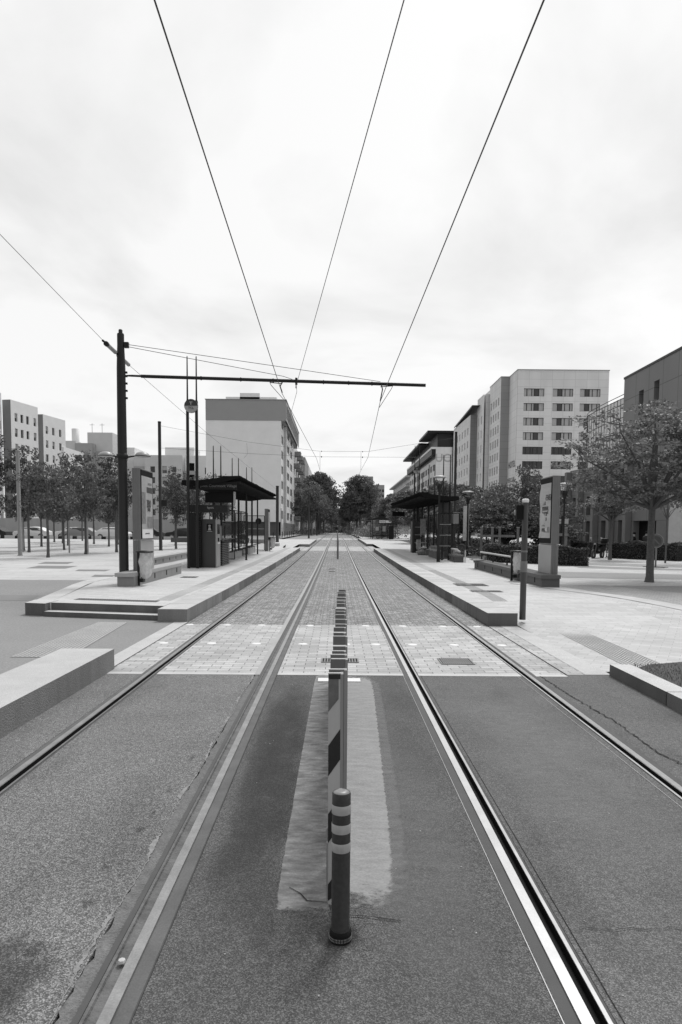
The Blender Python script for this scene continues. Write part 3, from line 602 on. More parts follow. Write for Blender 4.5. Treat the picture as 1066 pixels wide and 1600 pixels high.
# pull-off fittings at the contact wires
mb=MB().m(DARK)
for (x,z,dx) in ((4.47,5.60-g0,.35),(7.2,5.39-g0,-.35)):
    top=zA-.022*x; mb.tube([(x+.02,0,top),(x+.06*(-1 if dx>0 else 1),0,top-.15),(x,0,z+.02)],.018,6); mb.tube([(x-dx,0,top-.03),(x-dx*.9,0,top-.12),(x-.02*dx,0.5,z-.06)],.008,5)
    mb.tube([(x-dx,0,top-.05),(x,0,top-.08)],.012,5)
mb.tube([(4.86,0,zA-.05),(4.85,0,zA-.3)],.015,6); mb.box(4.83,4.89,-.05,.05,zA-.2,zA-.02)
mb.build('wire_fittings',cp)
def wire(pts,rad,label,sag=0):
    P=[]
    for a,b in zip(pts,pts[1:]):
        a,b=Vector(a),Vector(b)
        for k in range(8): t=k/8; p=a.lerp(b,t); p.z-=sag*4*t*(1-t); P.append(p)
    P.append(Vector(pts[-1])); mb=MB().m(WIRE).tube(P,rad,5)
    return tag(mb.build('overhead_wire'),label,'wire')
def fwd(a,b,y): t=(y-a[1])/(b[1]-a[1]); return tuple(a[i]+(b[i]-a[i])*t for i in range(3))
c1=(-1.555,19.35,5.6); w1=(-1.545,6.0,6.14)
wire([fwd(w1,c1,-6),c1,(-1.1,36.3,5.62),(-1.15,45.5,5.85),(-1.45,110,6.7),(-1.5,200,7.3)],.0085,'left contact wire running from the top left down to the cantilever arm')
c3=(1.18,19.35,5.40); w3=(1.60,5.7,5.95)
wire([fwd(w3,c3,-6),c3,(1.5,34,5.45),(1.55,45.5,5.85),(1.5,110,6.7),(1.5,200,7.3)],.0085,'right contact wire crossing the sky to the right part of the arm')
c2=(-1.16,19.35,5.83); w2_=(.54,6.18,6.3)
wire([fwd(w2_,c2,-6),c2,(-1.16,19.6,5.7),(-1.95,27,5.9)],.006,'thin middle wire slanting down to the middle of the arm')
wire([(-6.12,0,7.8),(-6.11,12.2,7.1),(-6.11,18.4,6.66)],.006,'thin feeder wire entering from the left edge of the sky')
wire([(-6.11,20.5,6.58),(-6.0,32,6.25),(-6.0,69,5.95)],.006,'thin feeder wire falling from the pole towards the left shelter roof')
for ya,yb,lab in ((18.45,19.15,'near'),(19.5,20.35,'far')):
    mb=MB().m(mat('insulator',.3,.35,.1)); z=lambda y:6.66-(y-18.4)*.04
    mb.tube([(-6.11,ya,z(ya)),(-6.11,yb,z(yb))],.055,12); mb.m(DARK).tube([(-6.11,ya-.06,z(ya)),(-6.11,ya+.03,z(ya))],.066,12).tube([(-6.11,ya-.3,z(ya)+.01),(-6.11,ya-.2,z(ya)+.01)],.03,8)
    tag(mb.build('insulator'),'cylindrical insulator on the feeder wire, '+('in front of' if lab=='near' else 'behind')+' the big pole top','insulator')
def pole(name,x,y,h,rad,mt,label,cap=None,off=.25,cat='pole',two=None):
    root=empty(name,label,cat,(x,y,gz(y)+off))
    MB().m(mt).lathe([(rad*1.3,0),(rad*1.3,.03),(rad,.05),(rad*.92,h-.02),(rad*.8,h)]+[(.0001,h)],seg=14).build('shaft',root)
    MB().m(cap or mt).lathe([(rad*1.0,h-.04),(rad*1.05,h-.02),(rad*.9,h+.03),(.0001,h+.05)],seg=14).build('cap',root)
    return root
PL=mat('plaza_mast',.22,.5,.1,3)
pole('plaza_mast',-17.1,37,5.6,.105,PL,'plain grey mast standing among the plaza trees at the far left')
pole('plaza_mast',-13.95,45.3,9.6,.1,PL,'tall slim grey mast just behind the big tram wire pole')
p2=pole('catenary_pole',-11.8,45.9,8.5,.115,POLE,'dark tram wire pole on the plaza between big pole and T sign')
mb=MB().m(DARK).box(.1,.45,-.1,.1,2.95,3.35).tube([(0,0,3.3),(.4,0,3.3)],.03); mb.build('signal_box',p2)
p3=pole('catenary_pole',7.75,45.2,7.9,.09,POLE,'dark tram wire pole rising behind the right shelter')
for z,m_,lab in ((7.15,7.08,'upper'),(6.35,6.72,'lower')):
    zz_=(8.7 if lab=='upper' else 7.25)
    wire([(-11.7,45.9,zz_),(-6,45.7,m_+ (.6 if lab=='upper' else .2)),(-1.15,45.5,m_),(2,45.4,m_),(7.6,45.2,m_+(.9 if lab=='upper' else 0))],.008,lab+' span wire strung across the street behind the shelters')
mb=MB().m(WIRE)
for x in (-1.15,1.55): 
    mb.tube([(x,45.5,7.05),(x,45.5,5.87)],.008,4); mb.lathe([(.0,-.06),(.05,0),(.0,.06)],(x+.1,45.5,6.72),8); mb.lathe([(.0,-.05),(.04,0),(.0,.05)],(x+.1,45.5,7.08),8)
mb.tube([(-6,45.7,7.6),(-5.95,45.7,6.9)],.006,4).tube([(-5.95,45.7,6.9),(-6.2,45.7,6.6)],.006,4)
tag(mb.build('span_droppers'),'small droppers hanging between the span wires above both tracks','wire fitting')
p4=pole('catenary_pole',-4.3,105,6.6,.14,POLE,'far dark tram wire pole left of the tracks with a long arm',off=0)
MB().m(DARK).tube([(-1.2,0,5.6),(7.7,0,5.5)],.05,6).build('arm',p4)
p5=pole('catenary_pole',-4.3,148,6.6,.14,POLE,'farthest tram wire pole with an arm, under the street trees',off=0)
MB().m(DARK).tube([(0,0,5.6),(7.2,0,5.6)],.05,6).build('arm',p5)
pole('catenary_pole',-6.0,69,5.6,.16,POLE,'short dark pole in front of the white block corner',off=.25)
# ---------------------------------------------------------------- T sign masts and shelters
SX0,SX1=5.84,5.49
def mast(parent,x,y,z0,h,knee):
    MB().m(DARK).tube([(x,y,z0),(x,y,knee),(x,y,knee+.08),(x,y,h-.05),(x,y,h)],[.062,.058,.034,.022,.006],10).build('mast',parent)
def tsign(x0,x1,y,zb,h,side,label):
    root=empty('stop_sign_masts',label,'tram stop sign',(0,0,0)); cx_=(x0+x1)/2
    root.location=(cx_,y,zb)
    for x in (x0,x1): mast(root,x-cx_,0,0,h,h-1.75)
    zc=h-1.92
    d=MB().m(mat('sign_dark',.035,.4,.05)); n=40
    def disc(mb,r_,yy,a0,a1,mt,zc=zc,xo=-.02): 
        mb.m(mt); pts=[(xo+r_*math.cos(a0+(a1-a0)*k/24),yy,zc+r_*math.sin(a0+(a1-a0)*k/24)) for k in range(25)]; mb.add(pts,[tuple(range(25))])
    mb=MB().m(GREYL); vs=[]; 
    for k in range(n): vs.append((-.02+.262*math.cos(2*PI*k/n),-.10,zc+.262*math.sin(2*PI*k/n)))
    for k in range(n): vs.append((-.02+.262*math.cos(2*PI*k/n),.02,zc+.262*math.sin(2*PI*k/n)))
    mb.add(vs,[(k,(k+1)%n,(k+1)%n+n,k+n) for k in range(n)]+[tuple(range(n,2*n))],False); mb.build('sign_case',root)
    mb=MB(); disc(mb,.26,-.101,0,PI,mat('sign_dark',.035,.4,.05)); disc(mb,.26,-.101,PI,2*PI,mat('sign_light',.32,.4,.05)); s_=mb.build('sign_face',root)
    mb=MB(); disc(mb,.26,.021,0,2*PI,mat('sign_dark',.035)); mb.build('sign_back',root)
    text('T',.17,mat('sign_letter',.4,.4,.05),(-.02,-.104,zc+.09),(PI/2,0,0),s_,bold=True,scale=(1.2,1,1)); text('TCL',.12,mat('sign_dark',.035),(-.02,-.104,zc-.08),(PI/2,0,0),s_,bold=True)
    return root
tsign(-5.84,-5.49,26.97,gz(27)+.25,8.22,1,'pair of tall needle masts with a round T sign beside the left shelter')
tsign(5.92,6.27,52.7,gz(52.7)+.25,7.9,1,'pair of needle masts with a round T sign behind the right shelter')
def shelter(sx,ys,edge,y0,y1,label,h=3.45):
    # sx=-1 left / +1 right; roof slopes up to the tracks
    root=empty('tram_shelter',label,'tram shelter',(sx*5.66,ys[0],0)); ox,oy=root.location.x,root.location.y
    L=lambda x,y,z:(x-ox,y-oy,z)
    Y=[y0+(y1-y0)*k/10 for k in range(11)]
    mb=MB().m(DARK)
    xb=sx*6.15; xs=[xb,sx*5.5,sx*4.9,sx*4.4,edge]; zt=[.02,.02,.10,.17,.20]; zb=[-.16,-.2,-.12,-.02,.14]
    V=[]; 
    for y in Y:
        g_=gz(y)+.25+h
        V+=[L(x,y,g_+z) for x,z in zip(xs,zt)]+[L(x,y,g_+z) for x,z in zip(xs,zb)]
    n=10; fs=[]; mb=MB().m(mat('roof_underside',.016,1.,.2,4,spec=.0))
    for j in range(10):
        for i in range(4):
            fs.append((j*n+i,j*n+i+1,(j+1)*n+i+1,(j+1)*n+i)); fs.append((j*n+5+i,(j+1)*n+5+i,(j+1)*n+6+i,j*n+6+i))
        fs.append((j*n,(j+1)*n,(j+1)*n+5,j*n+5)); fs.append((j*n+4,j*n+9,(j+1)*n+9,(j+1)*n+4))
    for j in (0,10): 
        for i in range(4): fs.append((j*n+i,j*n+5+i,j*n+6+i,j*n+i+1))
    mb.add(V,fs); rf=mb.build('roof',root)
    # ribs below the roof and glazing strips lying on its track side
    rr=random.Random(3)
    for k in range(30):
        y=y0+(y1-y0)*(k+.5)/30; g_=gz(y)+.25+h
        MB().m(mat('rib_paint',.03,.9,spec=.1)).box(*sorted((sx*5.3-ox,edge-ox)),y-oy-.03,y-oy+.03,g_-.1,g_+.0).build('rib',rf)
    mb=MB().m(mat('roof_glazing',.34,.2,.3,9,spec=.8))
    for k in range(12):
        y=y0+(y1-y0)*(k+.06)/12; g_=gz(y)+.25+h; d=(y1-y0)/13.5
        mb.add([L(edge,y,g_+.21+rr.uniform(0,.03)),L(sx*4.75,y,g_+.16+rr.uniform(.0,.06)),L(sx*4.75,y+d,g_+.18+rr.uniform(0,.05)),L(edge,y+d,g_+.22)],[(0,1,2,3)])
    mb.build('glazing_strip',rf)
    for y in ys:
        for x in (5.84,5.49): mast(root,sx*x-ox,y-oy,gz(y)+.25,gz(y)+.25+5.45,gz(y)+.25+3.75)
    return root,L
shL,LL=shelter(-1,(32.5,38.3,44.3),-3.85,27.2,43.6,'dark glazed tram shelter with wing roof on the left platform')
shR,LR=shelter(1,(35.6,41.2,47.0),4.15,34.6,53.6,'dark glazed tram shelter with wing roof on the right platform',3.25)
def pane(root,L,x0,y0,x1,y1,z0,z1,rails=(),frame=.022,nm='glass_screen',mf=DARK,gl=GLW,sub=True):
    g_=gz((y0+y1)/2)+.25; a=Vector(L(x0,y0,g_)); b=Vector(L(x1,y1,g_))
    fr=MB().m(mf)
    for z in (z0,z1): fr.tube([a+Vector((0,0,z)),b+Vector((0,0,z))],frame,4)
    for p in (a,b): fr.tube([p+Vector((0,0,z0)),p+Vector((0,0,z1))],frame,4)
    fr.m(GREYL)
    for z in rails: fr.tube([a+Vector((0,0,z)),b+Vector((0,0,z))],.016,4)
    o=fr.build(nm,root); g=MB().m(gl); d=(b-a).normalized()*frame; a2,b2=a+d,b-d
    g.quad(a2+Vector((0,0,z0+frame)),b2+Vector((0,0,z0+frame)),b2+Vector((0,0,z1-frame)),a2+Vector((0,0,z1-frame)))
    g.build('pane',o); return o
def boxpart(root,L,x0,x1,y0,y1,z0,z1,mt,nm,bev=.01):
    g_=gz((y0+y1)/2)+.25; a=L(x0,y0,g_+z0); b=L(x1,y1,g_+z1); return MB().m(mt).box(min(a[0],b[0]),max(a[0],b[0]),a[1],b[1],a[2],b[2]).build(nm,root,bevel=bev)
# left shelter parts
boxpart(shL,LL,-5.9,-4.0,27.3,27.42,3.12,3.42,mat('fascia',.02,.7,.1,spec=.1),'fascia')
text('T 4  Jules Courmont Village',.155,GREY,LL(-4.85,27.285,gz(27)+.25+3.26),(PI/2,0,0),shL)
o=boxpart(shL,LL,-5.3,-4.2,27.6,27.9,2.62,3.02,BLACK,'departure_display'); 
boxpart(shL,LL,-4.16,-4.11,27.55,27.9,2.6,3.05,GREYL,'display_end')
for ya,yb in ((28.6,31.2),(32.7,35.2),(35.4,38.1),(38.5,41.2),(41.4,44.1)): pane(shL,LL,-5.78,ya,-5.78,yb,.45,2.55,(1.2,))
pane(shL,LL,-5.66,32.5,-4.85,32.5,.12,2.4,(1.1,1.9)); pane(shL,LL,-5.66,38.3,-5.0,38.3,.12,2.4,(.9,)); 
e_=pane(shL,LL,-6.05,44.6,-4.72,44.6,.12,2.35,(1.05,1.5),nm='end_screen'); 
mb=MB().m(DARK); pts=[(-.9+.0+.21*math.cos(2*PI*k/24),0,.21*math.sin(2*PI*k/24)) for k in range(24)]; 
mb.add([LL(-5.1+.2*math.cos(2*PI*k/24),44.57,gz(44.6)+.25+2.0+.2*math.sin(2*PI*k/24)) for k in range(24)],[tuple(range(24))]); mb.build('round_sticker',e_)
for ya,yb in ((31.4,37.9),(38.5,44.2)):
    boxpart(shL,LL,-5.6,-5.25,ya,yb,-.05,.36,CONC,'bench_wall')
    mb=MB().m(DARK)
    for k in range(5): y=ya+.5+k*(yb-ya-1)/4; p=LL(-5.3,y,gz(y)+.25); mb.box(p[0]-.22,p[0]+.2,p[1]-.25,p[1]+.25,p[2]+.40,p[2]+.43); mb.box(p[0]-.03,p[0]+.03,p[1]-.03,p[1]+.03,p[2]+.36,p[2]+.41)
    mb.build('seat_pads',shL)
sg=boxpart(shL,LL,-6.3,-5.6,43.2,43.28,.55,2.0,mat('banner_dark',.04,.4,.1),'line_panel')
text('PartDieu',.34,WHITE,LL(-5.72,43.18,gz(43)+.25+1.25),(PI/2,-PI/2,0),shL); text('T1',.2,GREYL,LL(-5.95,43.18,gz(43)+.25+1.9),(PI/2,0,0),shL)
pole('shelter_post',-4.5,34.0,3.55,.045,DARK,'slim dark post holding up the near half of the left shelter roof',off=.25,cat='post')
pole('shelter_post',-4.75,41.0,3.5,.045,DARK,'slim dark post holding up the far half of the left shelter roof',off=.25,cat='post')
# louvred cabinet, ticket machine, lattice cabinet
g_=gz(27.5)+.25
lc=empty('louvred_cabinet','tall dark louvred cabinet standing between the T sign masts','cabinet',(-5.66,27.3,g_))
MB().m(DARK).box(-.24,.02,.02,.5,0,2.2).box(.02,.24,.10,.5,0,2.2).build('body',lc)
mb=MB().m(DARK2)
for k in range(22): z=.12+k*.09; mb.add([(.02,.0,z),(.24,.0,z),(.24,.09,z+.05),(.02,.09,z+.05)],[(0,1,2,3)]); mb.box(.02,.24,.0,.006,z-.012,z)
mb.build('louvres',lc)
MB().m(DARK).box(-.24,1.3,.04,.46,2.22,2.5).build('header_panel',lc); text('lignes',.12,GREYL,(.62,.03,2.4),(PI/2,0,0),lc)
tm=empty('ticket_machine','dark box shaped ticket machine with pale side screen on left platform','ticket machine',(-5.12,27.5,g_))
MB().m(mat('machine_paint',.04,.38,.08)).box(-.30,.24,0,.95,.0,1.95).build('casing',tm,bevel=.02)
MB().m(GREYL).box(.242,.29,.02,.9,.02,1.93).build('front_panel',tm,bevel=.01)
MB().m(GLD).box(.291,.298,.15,.75,1.35,1.75).build('screen',tm); MB().m(DARK).box(.291,.33,.3,.45,1.05,1.2).build('card_slot',tm); MB().m(WHITE).box(.291,.3,.2,.8,.95,1.02).build('tray',tm)
s_=MB().m(BLACK).box(-.1,.13,-.012,-.001,1.43,1.76).build('pictogram_plate',tm)
mb=MB().m(GREYL); mb.add([(.015+.05*math.cos(2*PI*k/12),-.014,1.68+.04*math.sin(2*PI*k/12)) for k in range(12)],[tuple(range(12))]); mb.add([(-.05,-.014,1.5),(.08,-.014,1.5),(.05,-.014,1.62),(-.02,-.014,1.62)],[(0,1,2,3)]); mb.box(-.09,.12,-.014,-.013,1.445,1.47); mb.build('pictogram',s_)
lb=empty('lattice_cabinet','low cabinet with wavy metal lattice below and glass above, behind ticket machine','cabinet',(-5.05,28.75,gz(29)+.25))
mb=MB().m(GREY)
for k in range(13):
    z=.04+k*.075; mb.tube([(.22,.05+j*.11,z+.02*math.sin(j*1.7+k*.0)) for j in range(20)],.016,4,cap=False); mb.tube([(-.2,0,z),(.2,0,z)],.016,4)
mb.build('lattice',lb); MB().m(BLACK).box(-.18,.18,.06,2.1,.02,.98).build('core',lb); 
MB().m(DARK).box(-.22,.24,0,2.2,1.0,1.05).box(-.22,.24,0,2.2,1.72,1.8).build('shelf_frame',lb); mb=MB().m(GREYL)
for k in range(4): mb.box(-.18,-.12,.2+k*.5,.5+k*.5,1.08,1.7)
mb.build('leaflets',lb); MB().m(GLW).quad((.235,.02,1.05),(.235,2.15,1.05),(.235,2.15,1.72),(.235,.02,1.72)).build('glass',lb)
# right shelter parts
boxpart(shR,LR,4.3,5.25,53.2,53.5,2.5,2.85,BLACK,'departure_display')
for ya,yb in ((35.8,38.3),(38.5,41.0),(41.4,44.0),(44.2,46.8),(47.2,50)): pane(shR,LR,6.0,ya,6.0,yb,.45,2.5,(1.3,))
pane(shR,LR,5.15,35.0,5.85,35.0,.1,2.4,(.75,1.3,1.85)); pane(shR,LR,5.05,44.5,5.85,44.5,.1,2.1,(.7,1.2,1.7)); pane(shR,LR,6.0,35.5,6.35,35.5,.3,2.45)
boxpart(shR,LR,5.95,6.33,35.62,35.66,1.9,2.4,CURT,'timetable_poster'); boxpart(shR,LR,5.95,6.33,35.62,35.66,.3,.62,CURT,'notice'); boxpart(shR,LR,5.62,5.9,38.4,38.44,1.6,2.5,mat('poster_pale',.4,.5,.3,9),'map_poster'); boxpart(shR,LR,5.0,5.3,40.9,41,1.3,2.2,mat('poster_grey',.2,.5,.3,7),'map_poster')
boxpart(shR,LR,5.62,6.4,38.0,38.1,.0,3.1,mat('banner_dark',.04),'rear_panel')
for ya,yb in ((36.2,39.8),(41.0,43.2)):
    boxpart(shR,LR,5.35,5.7,ya,yb,-.05,.38,CONC_D,'bench_wall'); mb=MB().m(GREYL)
    for k in range(3): y=ya+.4+k*1.2; 
    for k in range(3): y=ya+.5+k*(yb-ya-1)/2; p=LR(5.4,y,gz(y)+.25); mb.box(p[0]-.2,p[0]+.22,p[1]-.25,p[1]+.25,p[2]+.42,p[2]+.45)
    mb.build('seat_pads',shR)
MB().m(mat('inner_cabinet',.035,.5,.1)).box(*[v for v in (4.98-5.66,5.55-5.66,45.2-35.6,46.2-35.6)],gz(45.7)+.25,gz(45.7)+2.35).build('ticket_cabinet',shR,bevel=.02)
# bundles left on the right platform
def blob(name,x,y,z,sx,sy,sz,mt,label,cat,seed,spots=None):
    bm=bmesh.new(); bmesh.ops.create_icosphere(bm,subdivisions=3,radius=1); rr=random.Random(seed)
    ph=[rr.uniform(0,6) for _ in range(6)]
    for v in bm.verts:
        c=v.co; k=1+.13*math.sin(3*c.x+ph[0])+.12*math.sin(5*c.y+ph[1])+.1*math.sin(6*c.z+ph[2])+.06*math.sin(11*c.x+7*c.y+ph[3])
        v.co=Vector((c.x*k*sx,c.y*k*sy,max(-.75,c.z*k)*sz+.75*sz))
    me=bpy.data.meshes.new(name); bm.to_mesh(me); bm.free(); me.materials.append(mt)
    for p in me.polygons: p.use_smooth=True
    o=bpy.data.objects.new(name,me); COL.objects.link(o); o.location=(x,y,z); return tag(o,label,cat)
blob('cloth_bundle',5.25,41.9,gz(42)+.25,.36,.28,.2,mat('spotted_cloth',.26,.9,.5,9),'pale patterned cloth bundle lying on the right platform beside the shelter','bundle',2)
blob('bag',5.75,40.2,gz(40)+.66,.24,.2,.13,mat('bag_grey',.2,.8,.3,8),'small grey bag lying on a concrete seat inside the right shelter','bag',5)
blob('crumpled_bag',6.05,34.2,gz(34)+.66,.16,.2,.1,mat('bag_pale',.4,.8,.3,8),'crumpled pale bag on the near bench wall of the right shelter','bag',8)
# ---------------------------------------------------------------- concrete bench walls
def wallbench(x0,x1,y0,y1,h,label,mt,ends=.07):
    root=empty('concrete_bench_wall',label,'low wall',(x0,y0,0)); n=max(2,int((y1-y0)/1.2)); mb=MB().m(mt); top=MB().m(CONC_D if mt is CONC_D else CONC); sl=MB().m(BLACK)
    for i in range(n):
        a=y0+(y1-y0)*i/n; b=y0+(y1-y0)*(i+1)/n-.008; ga,gb=gz(a)+.24,gz(b)+.24
        mb.add([(0,a-y0,ga),(x1-x0,a-y0,ga),(x1-x0,b-y0,gb),(0,b-y0,gb),(0,a-y0,ga+h-.1),(x1-x0,a-y0,ga+h-.1),(x1-x0,b-y0,gb+h-.1),(0,b-y0,gb+h-.1)],[(0,1,5,4),(1,2,6,5),(2,3,7,6),(3,0,4,7)])
        a2=a-(.06 if i==0 else 0)
        V=[(-.05,a2-y0,ga+h-.1),(x1-x0+.01,a2-y0,ga+h-.1),(x1-x0+.01,b-y0,gb+h-.1),(-.05,b-y0,gb+h-.1)]; V+=[(x,y,z+.1) for x,y,z in V]
        top.add(V,[(3,2,1,0),(4,5,6,7),(0,1,5,4),(1,2,6,5),(2,3,7,6),(3,0,4,7)])
        c=(a+b)/2; gg=gz(c)+.24
        xx=(x1-x0+.012) if x0<0 else -.052
        xx2=(x1-x0) if x0<0 else 0
        sl.box(xx2-.004,xx2+.004,c-y0-.05,c-y0+.05,gg+.1,gg+.25)
    mb.build('wall_blocks',root); top.build('coping',root); sl.build('slots',root); return root
wallbench(-5.88,-5.43,18.3,23.9,.38,'grey concrete bench wall under the left advertising panel',mat('bench_concrete',.24,.85,.12,1.5,.3,streak=True))
wallbench(-8.0,-7.7,28.5,37,.33,'low concrete wall on the plaza behind the louvred cabinet',CONC)
wallbench(5.76,6.27,19.1,28.5,.36,'long dark concrete bench wall with slots under the right advertising panel',CONC_D)
wallbench(5.8,6.2,33.3,35.2,.36,'short concrete bench block at the near end of the right shelter',CONC_D)
hr=empty('bench_back_rail','pale tubular back rail behind the long right bench wall','rail',(6.1,22,0))
mb=MB().m(mat('pale_tube',.5,.4,.05)); mb.tube([(0,0,gz(22)+.92),(0,6.9,gz(28.9)+.92)],.035,8); mb.build('tube',hr); mb=MB().m(DARK)
for y in (.3,2.4,4.6,6.7): mb.tube([(0,y,gz(22+y)+.6),(0,y,gz(22+y)+.9)],.03,6)
mb.build('supports',hr)
hr=empty('bench_back_rail','short pale tubular back rail at the near end of the right shelter','rail',(6.0,33.3,0))
mb=MB().m(mat('pale_tube',.5)); mb.tube([(-.1,0,gz(33)+.86),(-.1,1.9,gz(35)+.86)],.05,8); mb.tube([(.25,-.1,gz(33)+.2),(.25,-.1,gz(33)+.85)],.03,8); mb.build('tube',hr)
for y,nm in ((27.6,'nearer'),(28.3,'farther')):
    root=empty('slatted_seat','small slatted seat on the long right bench wall, %s one'%nm,'seat',(5.85,y,gz(y)+.62)); mb=MB().m(GREYL)
    for k in range(4): mb.box(-.3+k*.1,-.22+k*.1,-.25,.25,0,.03)
    mb.build('slats',root); MB().m(DARK).box(-.25,.05,-.2,.2,-.02,-.002).build('bracket',root)
# ---------------------------------------------------------------- advertising panels
def adpanel(x0,x1,y0,y1,side,zt,zpb,zb,label):
    cx_=(x0+x1)/2; root=empty('advertising_panel',label,'advertising panel',(cx_,y0,0)); a,b=x0-cx_,x1-cx_; L=y1-y0
    mb=MB().m(mat('panel_paint',.17,.45,.1,3)); mb.box(a,b,0,L,zpb,zt); mb.build('housing',root,bevel=.012)
    mb=MB().m(mat('panel_paint',.17))
    for k in range(5): x=a+(b-a)*(k+.5)/5; mb.box(x-.014,x+.014,-.008,0.001,zb,zt-.01)
    mb.build('edge_ribs',root)
    mb=MB().m(mat('pedestal_paint',.36,.4,.06,2)); mb.box(a+.015,b-.015,.02,L+.12,zb,zpb-.012); mb.build('pedestal',root,bevel=.02)
    xs=b if side>0 else a; e=side*.012
    MB().m(BLACK).box(min(xs,xs+e),max(xs,xs+e),.03,L-.03,zpb+.03,zt-.04).build('poster_frame',root)
    # poster
    px=xs+side*.016; p=MB().m(mat('poster_paper',.40,.5,.2,1.5)); y_a,y_b=.08,L-.1; z_a,z_b=zpb+.18,zt-.2; nn=14
    wob=(lambda z:.03*math.sin(z*5)) if side<0 else (lambda z:0)
    V=[]
    for k in range(nn+1):
        z=z_a+(z_b-z_a)*k/nn; V+=[(px,y_a,z),(px+side*abs(wob(z)),y_b+ (wob(z)),z)]
    p.add(V,[(2*k,2*k+1,2*k+3,2*k+2) for k in range(nn)]); po=p.build('poster',root)
    return root,po,px,y_a,y_b,z_a,z_b
r1,po,px,ya,yb,za,zb_=adpanel(-5.72,-5.49,19.2,20.5,1,3.5,1.5,.62,'tall advertising panel with a picture poster beside the big tram pole')
INK=mat('ink',.06,.6,.2,6); INK2=mat('ink_mid',.2,.6,.4,9)
def ink(po,px,side,y0,y1,z0,z1,mt,nm='print'):
    return MB().m(mt).quad((px+side*.004,y0,z0),(px+side*.004,y1,z0),(px+side*.004,y1,z1),(px+side*.004,y0,z1)).build(nm,po)
h=zb_-za
ink(po,px,1,ya+.02,ya+.38,za+h*.17,za+h*.72,INK2); ink(po,px,1,yb-.58,yb-.04,za+h*.1,za+h*.3,INK2); ink(po,px,1,yb-.62,yb-.03,za+h*.72,za+h*.82,INK); ink(po,px,1,yb-.5,yb-.1,za+h*.86,za+h*.9,INK2)
MB().m(WHITE).quad((px+.006,ya,za-.14),(px+.006,yb,za-.14),(px+.006,yb,za+.12),(px+.006,ya,za+.12)).build('footer',po)
text('ZERO',.24,INK,(px+.008,yb-.42,za+h*.52),(PI/2,0,PI/2),po,bold=True,scale=(.7,1.25,1)); text('OFFRE',.13,INK,(px+.008,yb-.4,za+h*.42),(PI/2,0,PI/2),po,bold=True,scale=(.8,1,1)); text('pendant tout l\'été',.06,INK,(px+.008,yb-.6,za),(PI/2,0,PI/2),po)
r2_,po,px,ya,yb,za,zb_=adpanel(6.12,6.34,19.5,20.65,-1,3.42,1.46,.6,'advertising panel with a loose wrinkled text poster on the right')
h=zb_-za; k=0
for wd,sz in (('DEVENEZ',.2),('VOUS',.13),('JOURNAL',.14),('SPORTIF',.14),('DEMAIN',.13),('AVEC',.12),('NOUS',.12)):
    text(wd,sz*1.15,INK,(px-.012,yb-.2,zb_-.42-k*.155),(PI/2,0,-PI/2),po,align='LEFT',bold=True,scale=(.85,1.0,1)); k+=1
ink(po,px,-1,ya+.2,ya+.42,za+h*.3,za+h*.5,INK2); ink(po,px,-1,ya+.05,ya+.6,za+h*.1,za+h*.2,INK2,'logo_block'); text('NEL',.13,WHITE,(px-.01,ya+.35,za+h*.15),(PI/2,0,-PI/2),po,bold=True)
# far advertising panel on left platform
r3,po,px,ya,yb,za,zb_=adpanel(-4.85,-4.62,46.0,47.2,1,3.3,1.2,.45,'farther advertising panel at the end of the left shelter')
# ---------------------------------------------------------------- bins with bags
def bin_(x,y,label,s_=1):
    z=gz(y)+.25; root=empty('litter_bin',label,'litter bin',(x,y,z))
    MB().m(DARK).box(-.2,-.14,-.03,.03,0,.92).build('post',root); MB().m(DARK).lathe([(.0001,.97),(.22,.955),(.24,.93),(.22,.91),(.0001,.91)]).build('lid',root)
    mb=MB().m(mat('bag_plastic',.75,.25,.25,9,trans=.4)); pr_=[(.15,.9),(.14,.8),(.16,.66),(.13,.5),(.15,.36),(.13,.26),(.06,.2),(.001,.19)]
    seg=20; V=[]; rr=random.Random(4)
    for i,(r_,z_) in enumerate(pr_):
        for k in range(seg): q=r_*(1+.16*math.sin(k*2.3+i*.8)+.08*math.sin(k*5+i)); V.append((q*math.cos(2*PI*k/seg)+.02,q*math.sin(2*PI*k/seg),z_))
    mb.add(V,[(i*seg+k,i*seg+(k+1)%seg,(i+1)*seg+(k+1)%seg,(i+1)*seg+k) for i in range(len(pr_)-1) for k in range(seg)],True); mb.build('bag',root)
    MB().m(DARK).box(-.13,-.02,-.1,.1,.1,.2).build('bag_load',root); return root
bin_(-5.25,18.7,'litter bin with a hanging clear bag in front of left advertising panel')
bin_(5.72,21.6,'litter bin with a hanging clear bag beside the long right bench wall')
bin_(5.35,45.0,'small pale litter bin behind the right shelter screen')
bin_(-4.35,46.2,'small litter bin with pale bag beside the farther left advertising panel')
# ---------------------------------------------------------------- right signal pole
root=empty('signal_pole','stout grey pole with a small black signal box at the right platform end','signal',(3.60,13.1,.10)); 
MB().m(mat('signal_paint',.055,.5,.12,3,streak=True)).lathe([(.062,0),(.06,.05),(.058,1.0),(.056,2.26)],seg=20).build('shaft',root); MB().m(WHITE).lathe([(.056,2.25),(.066,2.27),(.066,2.3),(.05,2.32),(.0001,2.325)],seg=20).build('cap',root)
MB().m(GREY).lathe([(.06,.92),(.066,.93),(.066,1.12),(.06,1.13)],seg=20).lathe([(.059,1.3),(.063,1.305),(.063,1.33),(.059,1.335)],seg=20).build('collar',root)
hd=MB().m(BLACK).box(-.175,-.06,-.06,.07,1.92,2.2).build('signal_head',root,bevel=.008); MB().m(mat('lens_grey',.2,.3)).lathe([(.0001,0),(.05,.01),(.06,.04),(.0001,.05)],(0,0,0),16).build('lens',hd,loc=(-.2,.06,2.06)).rotation_euler=(0,PI/2,0)
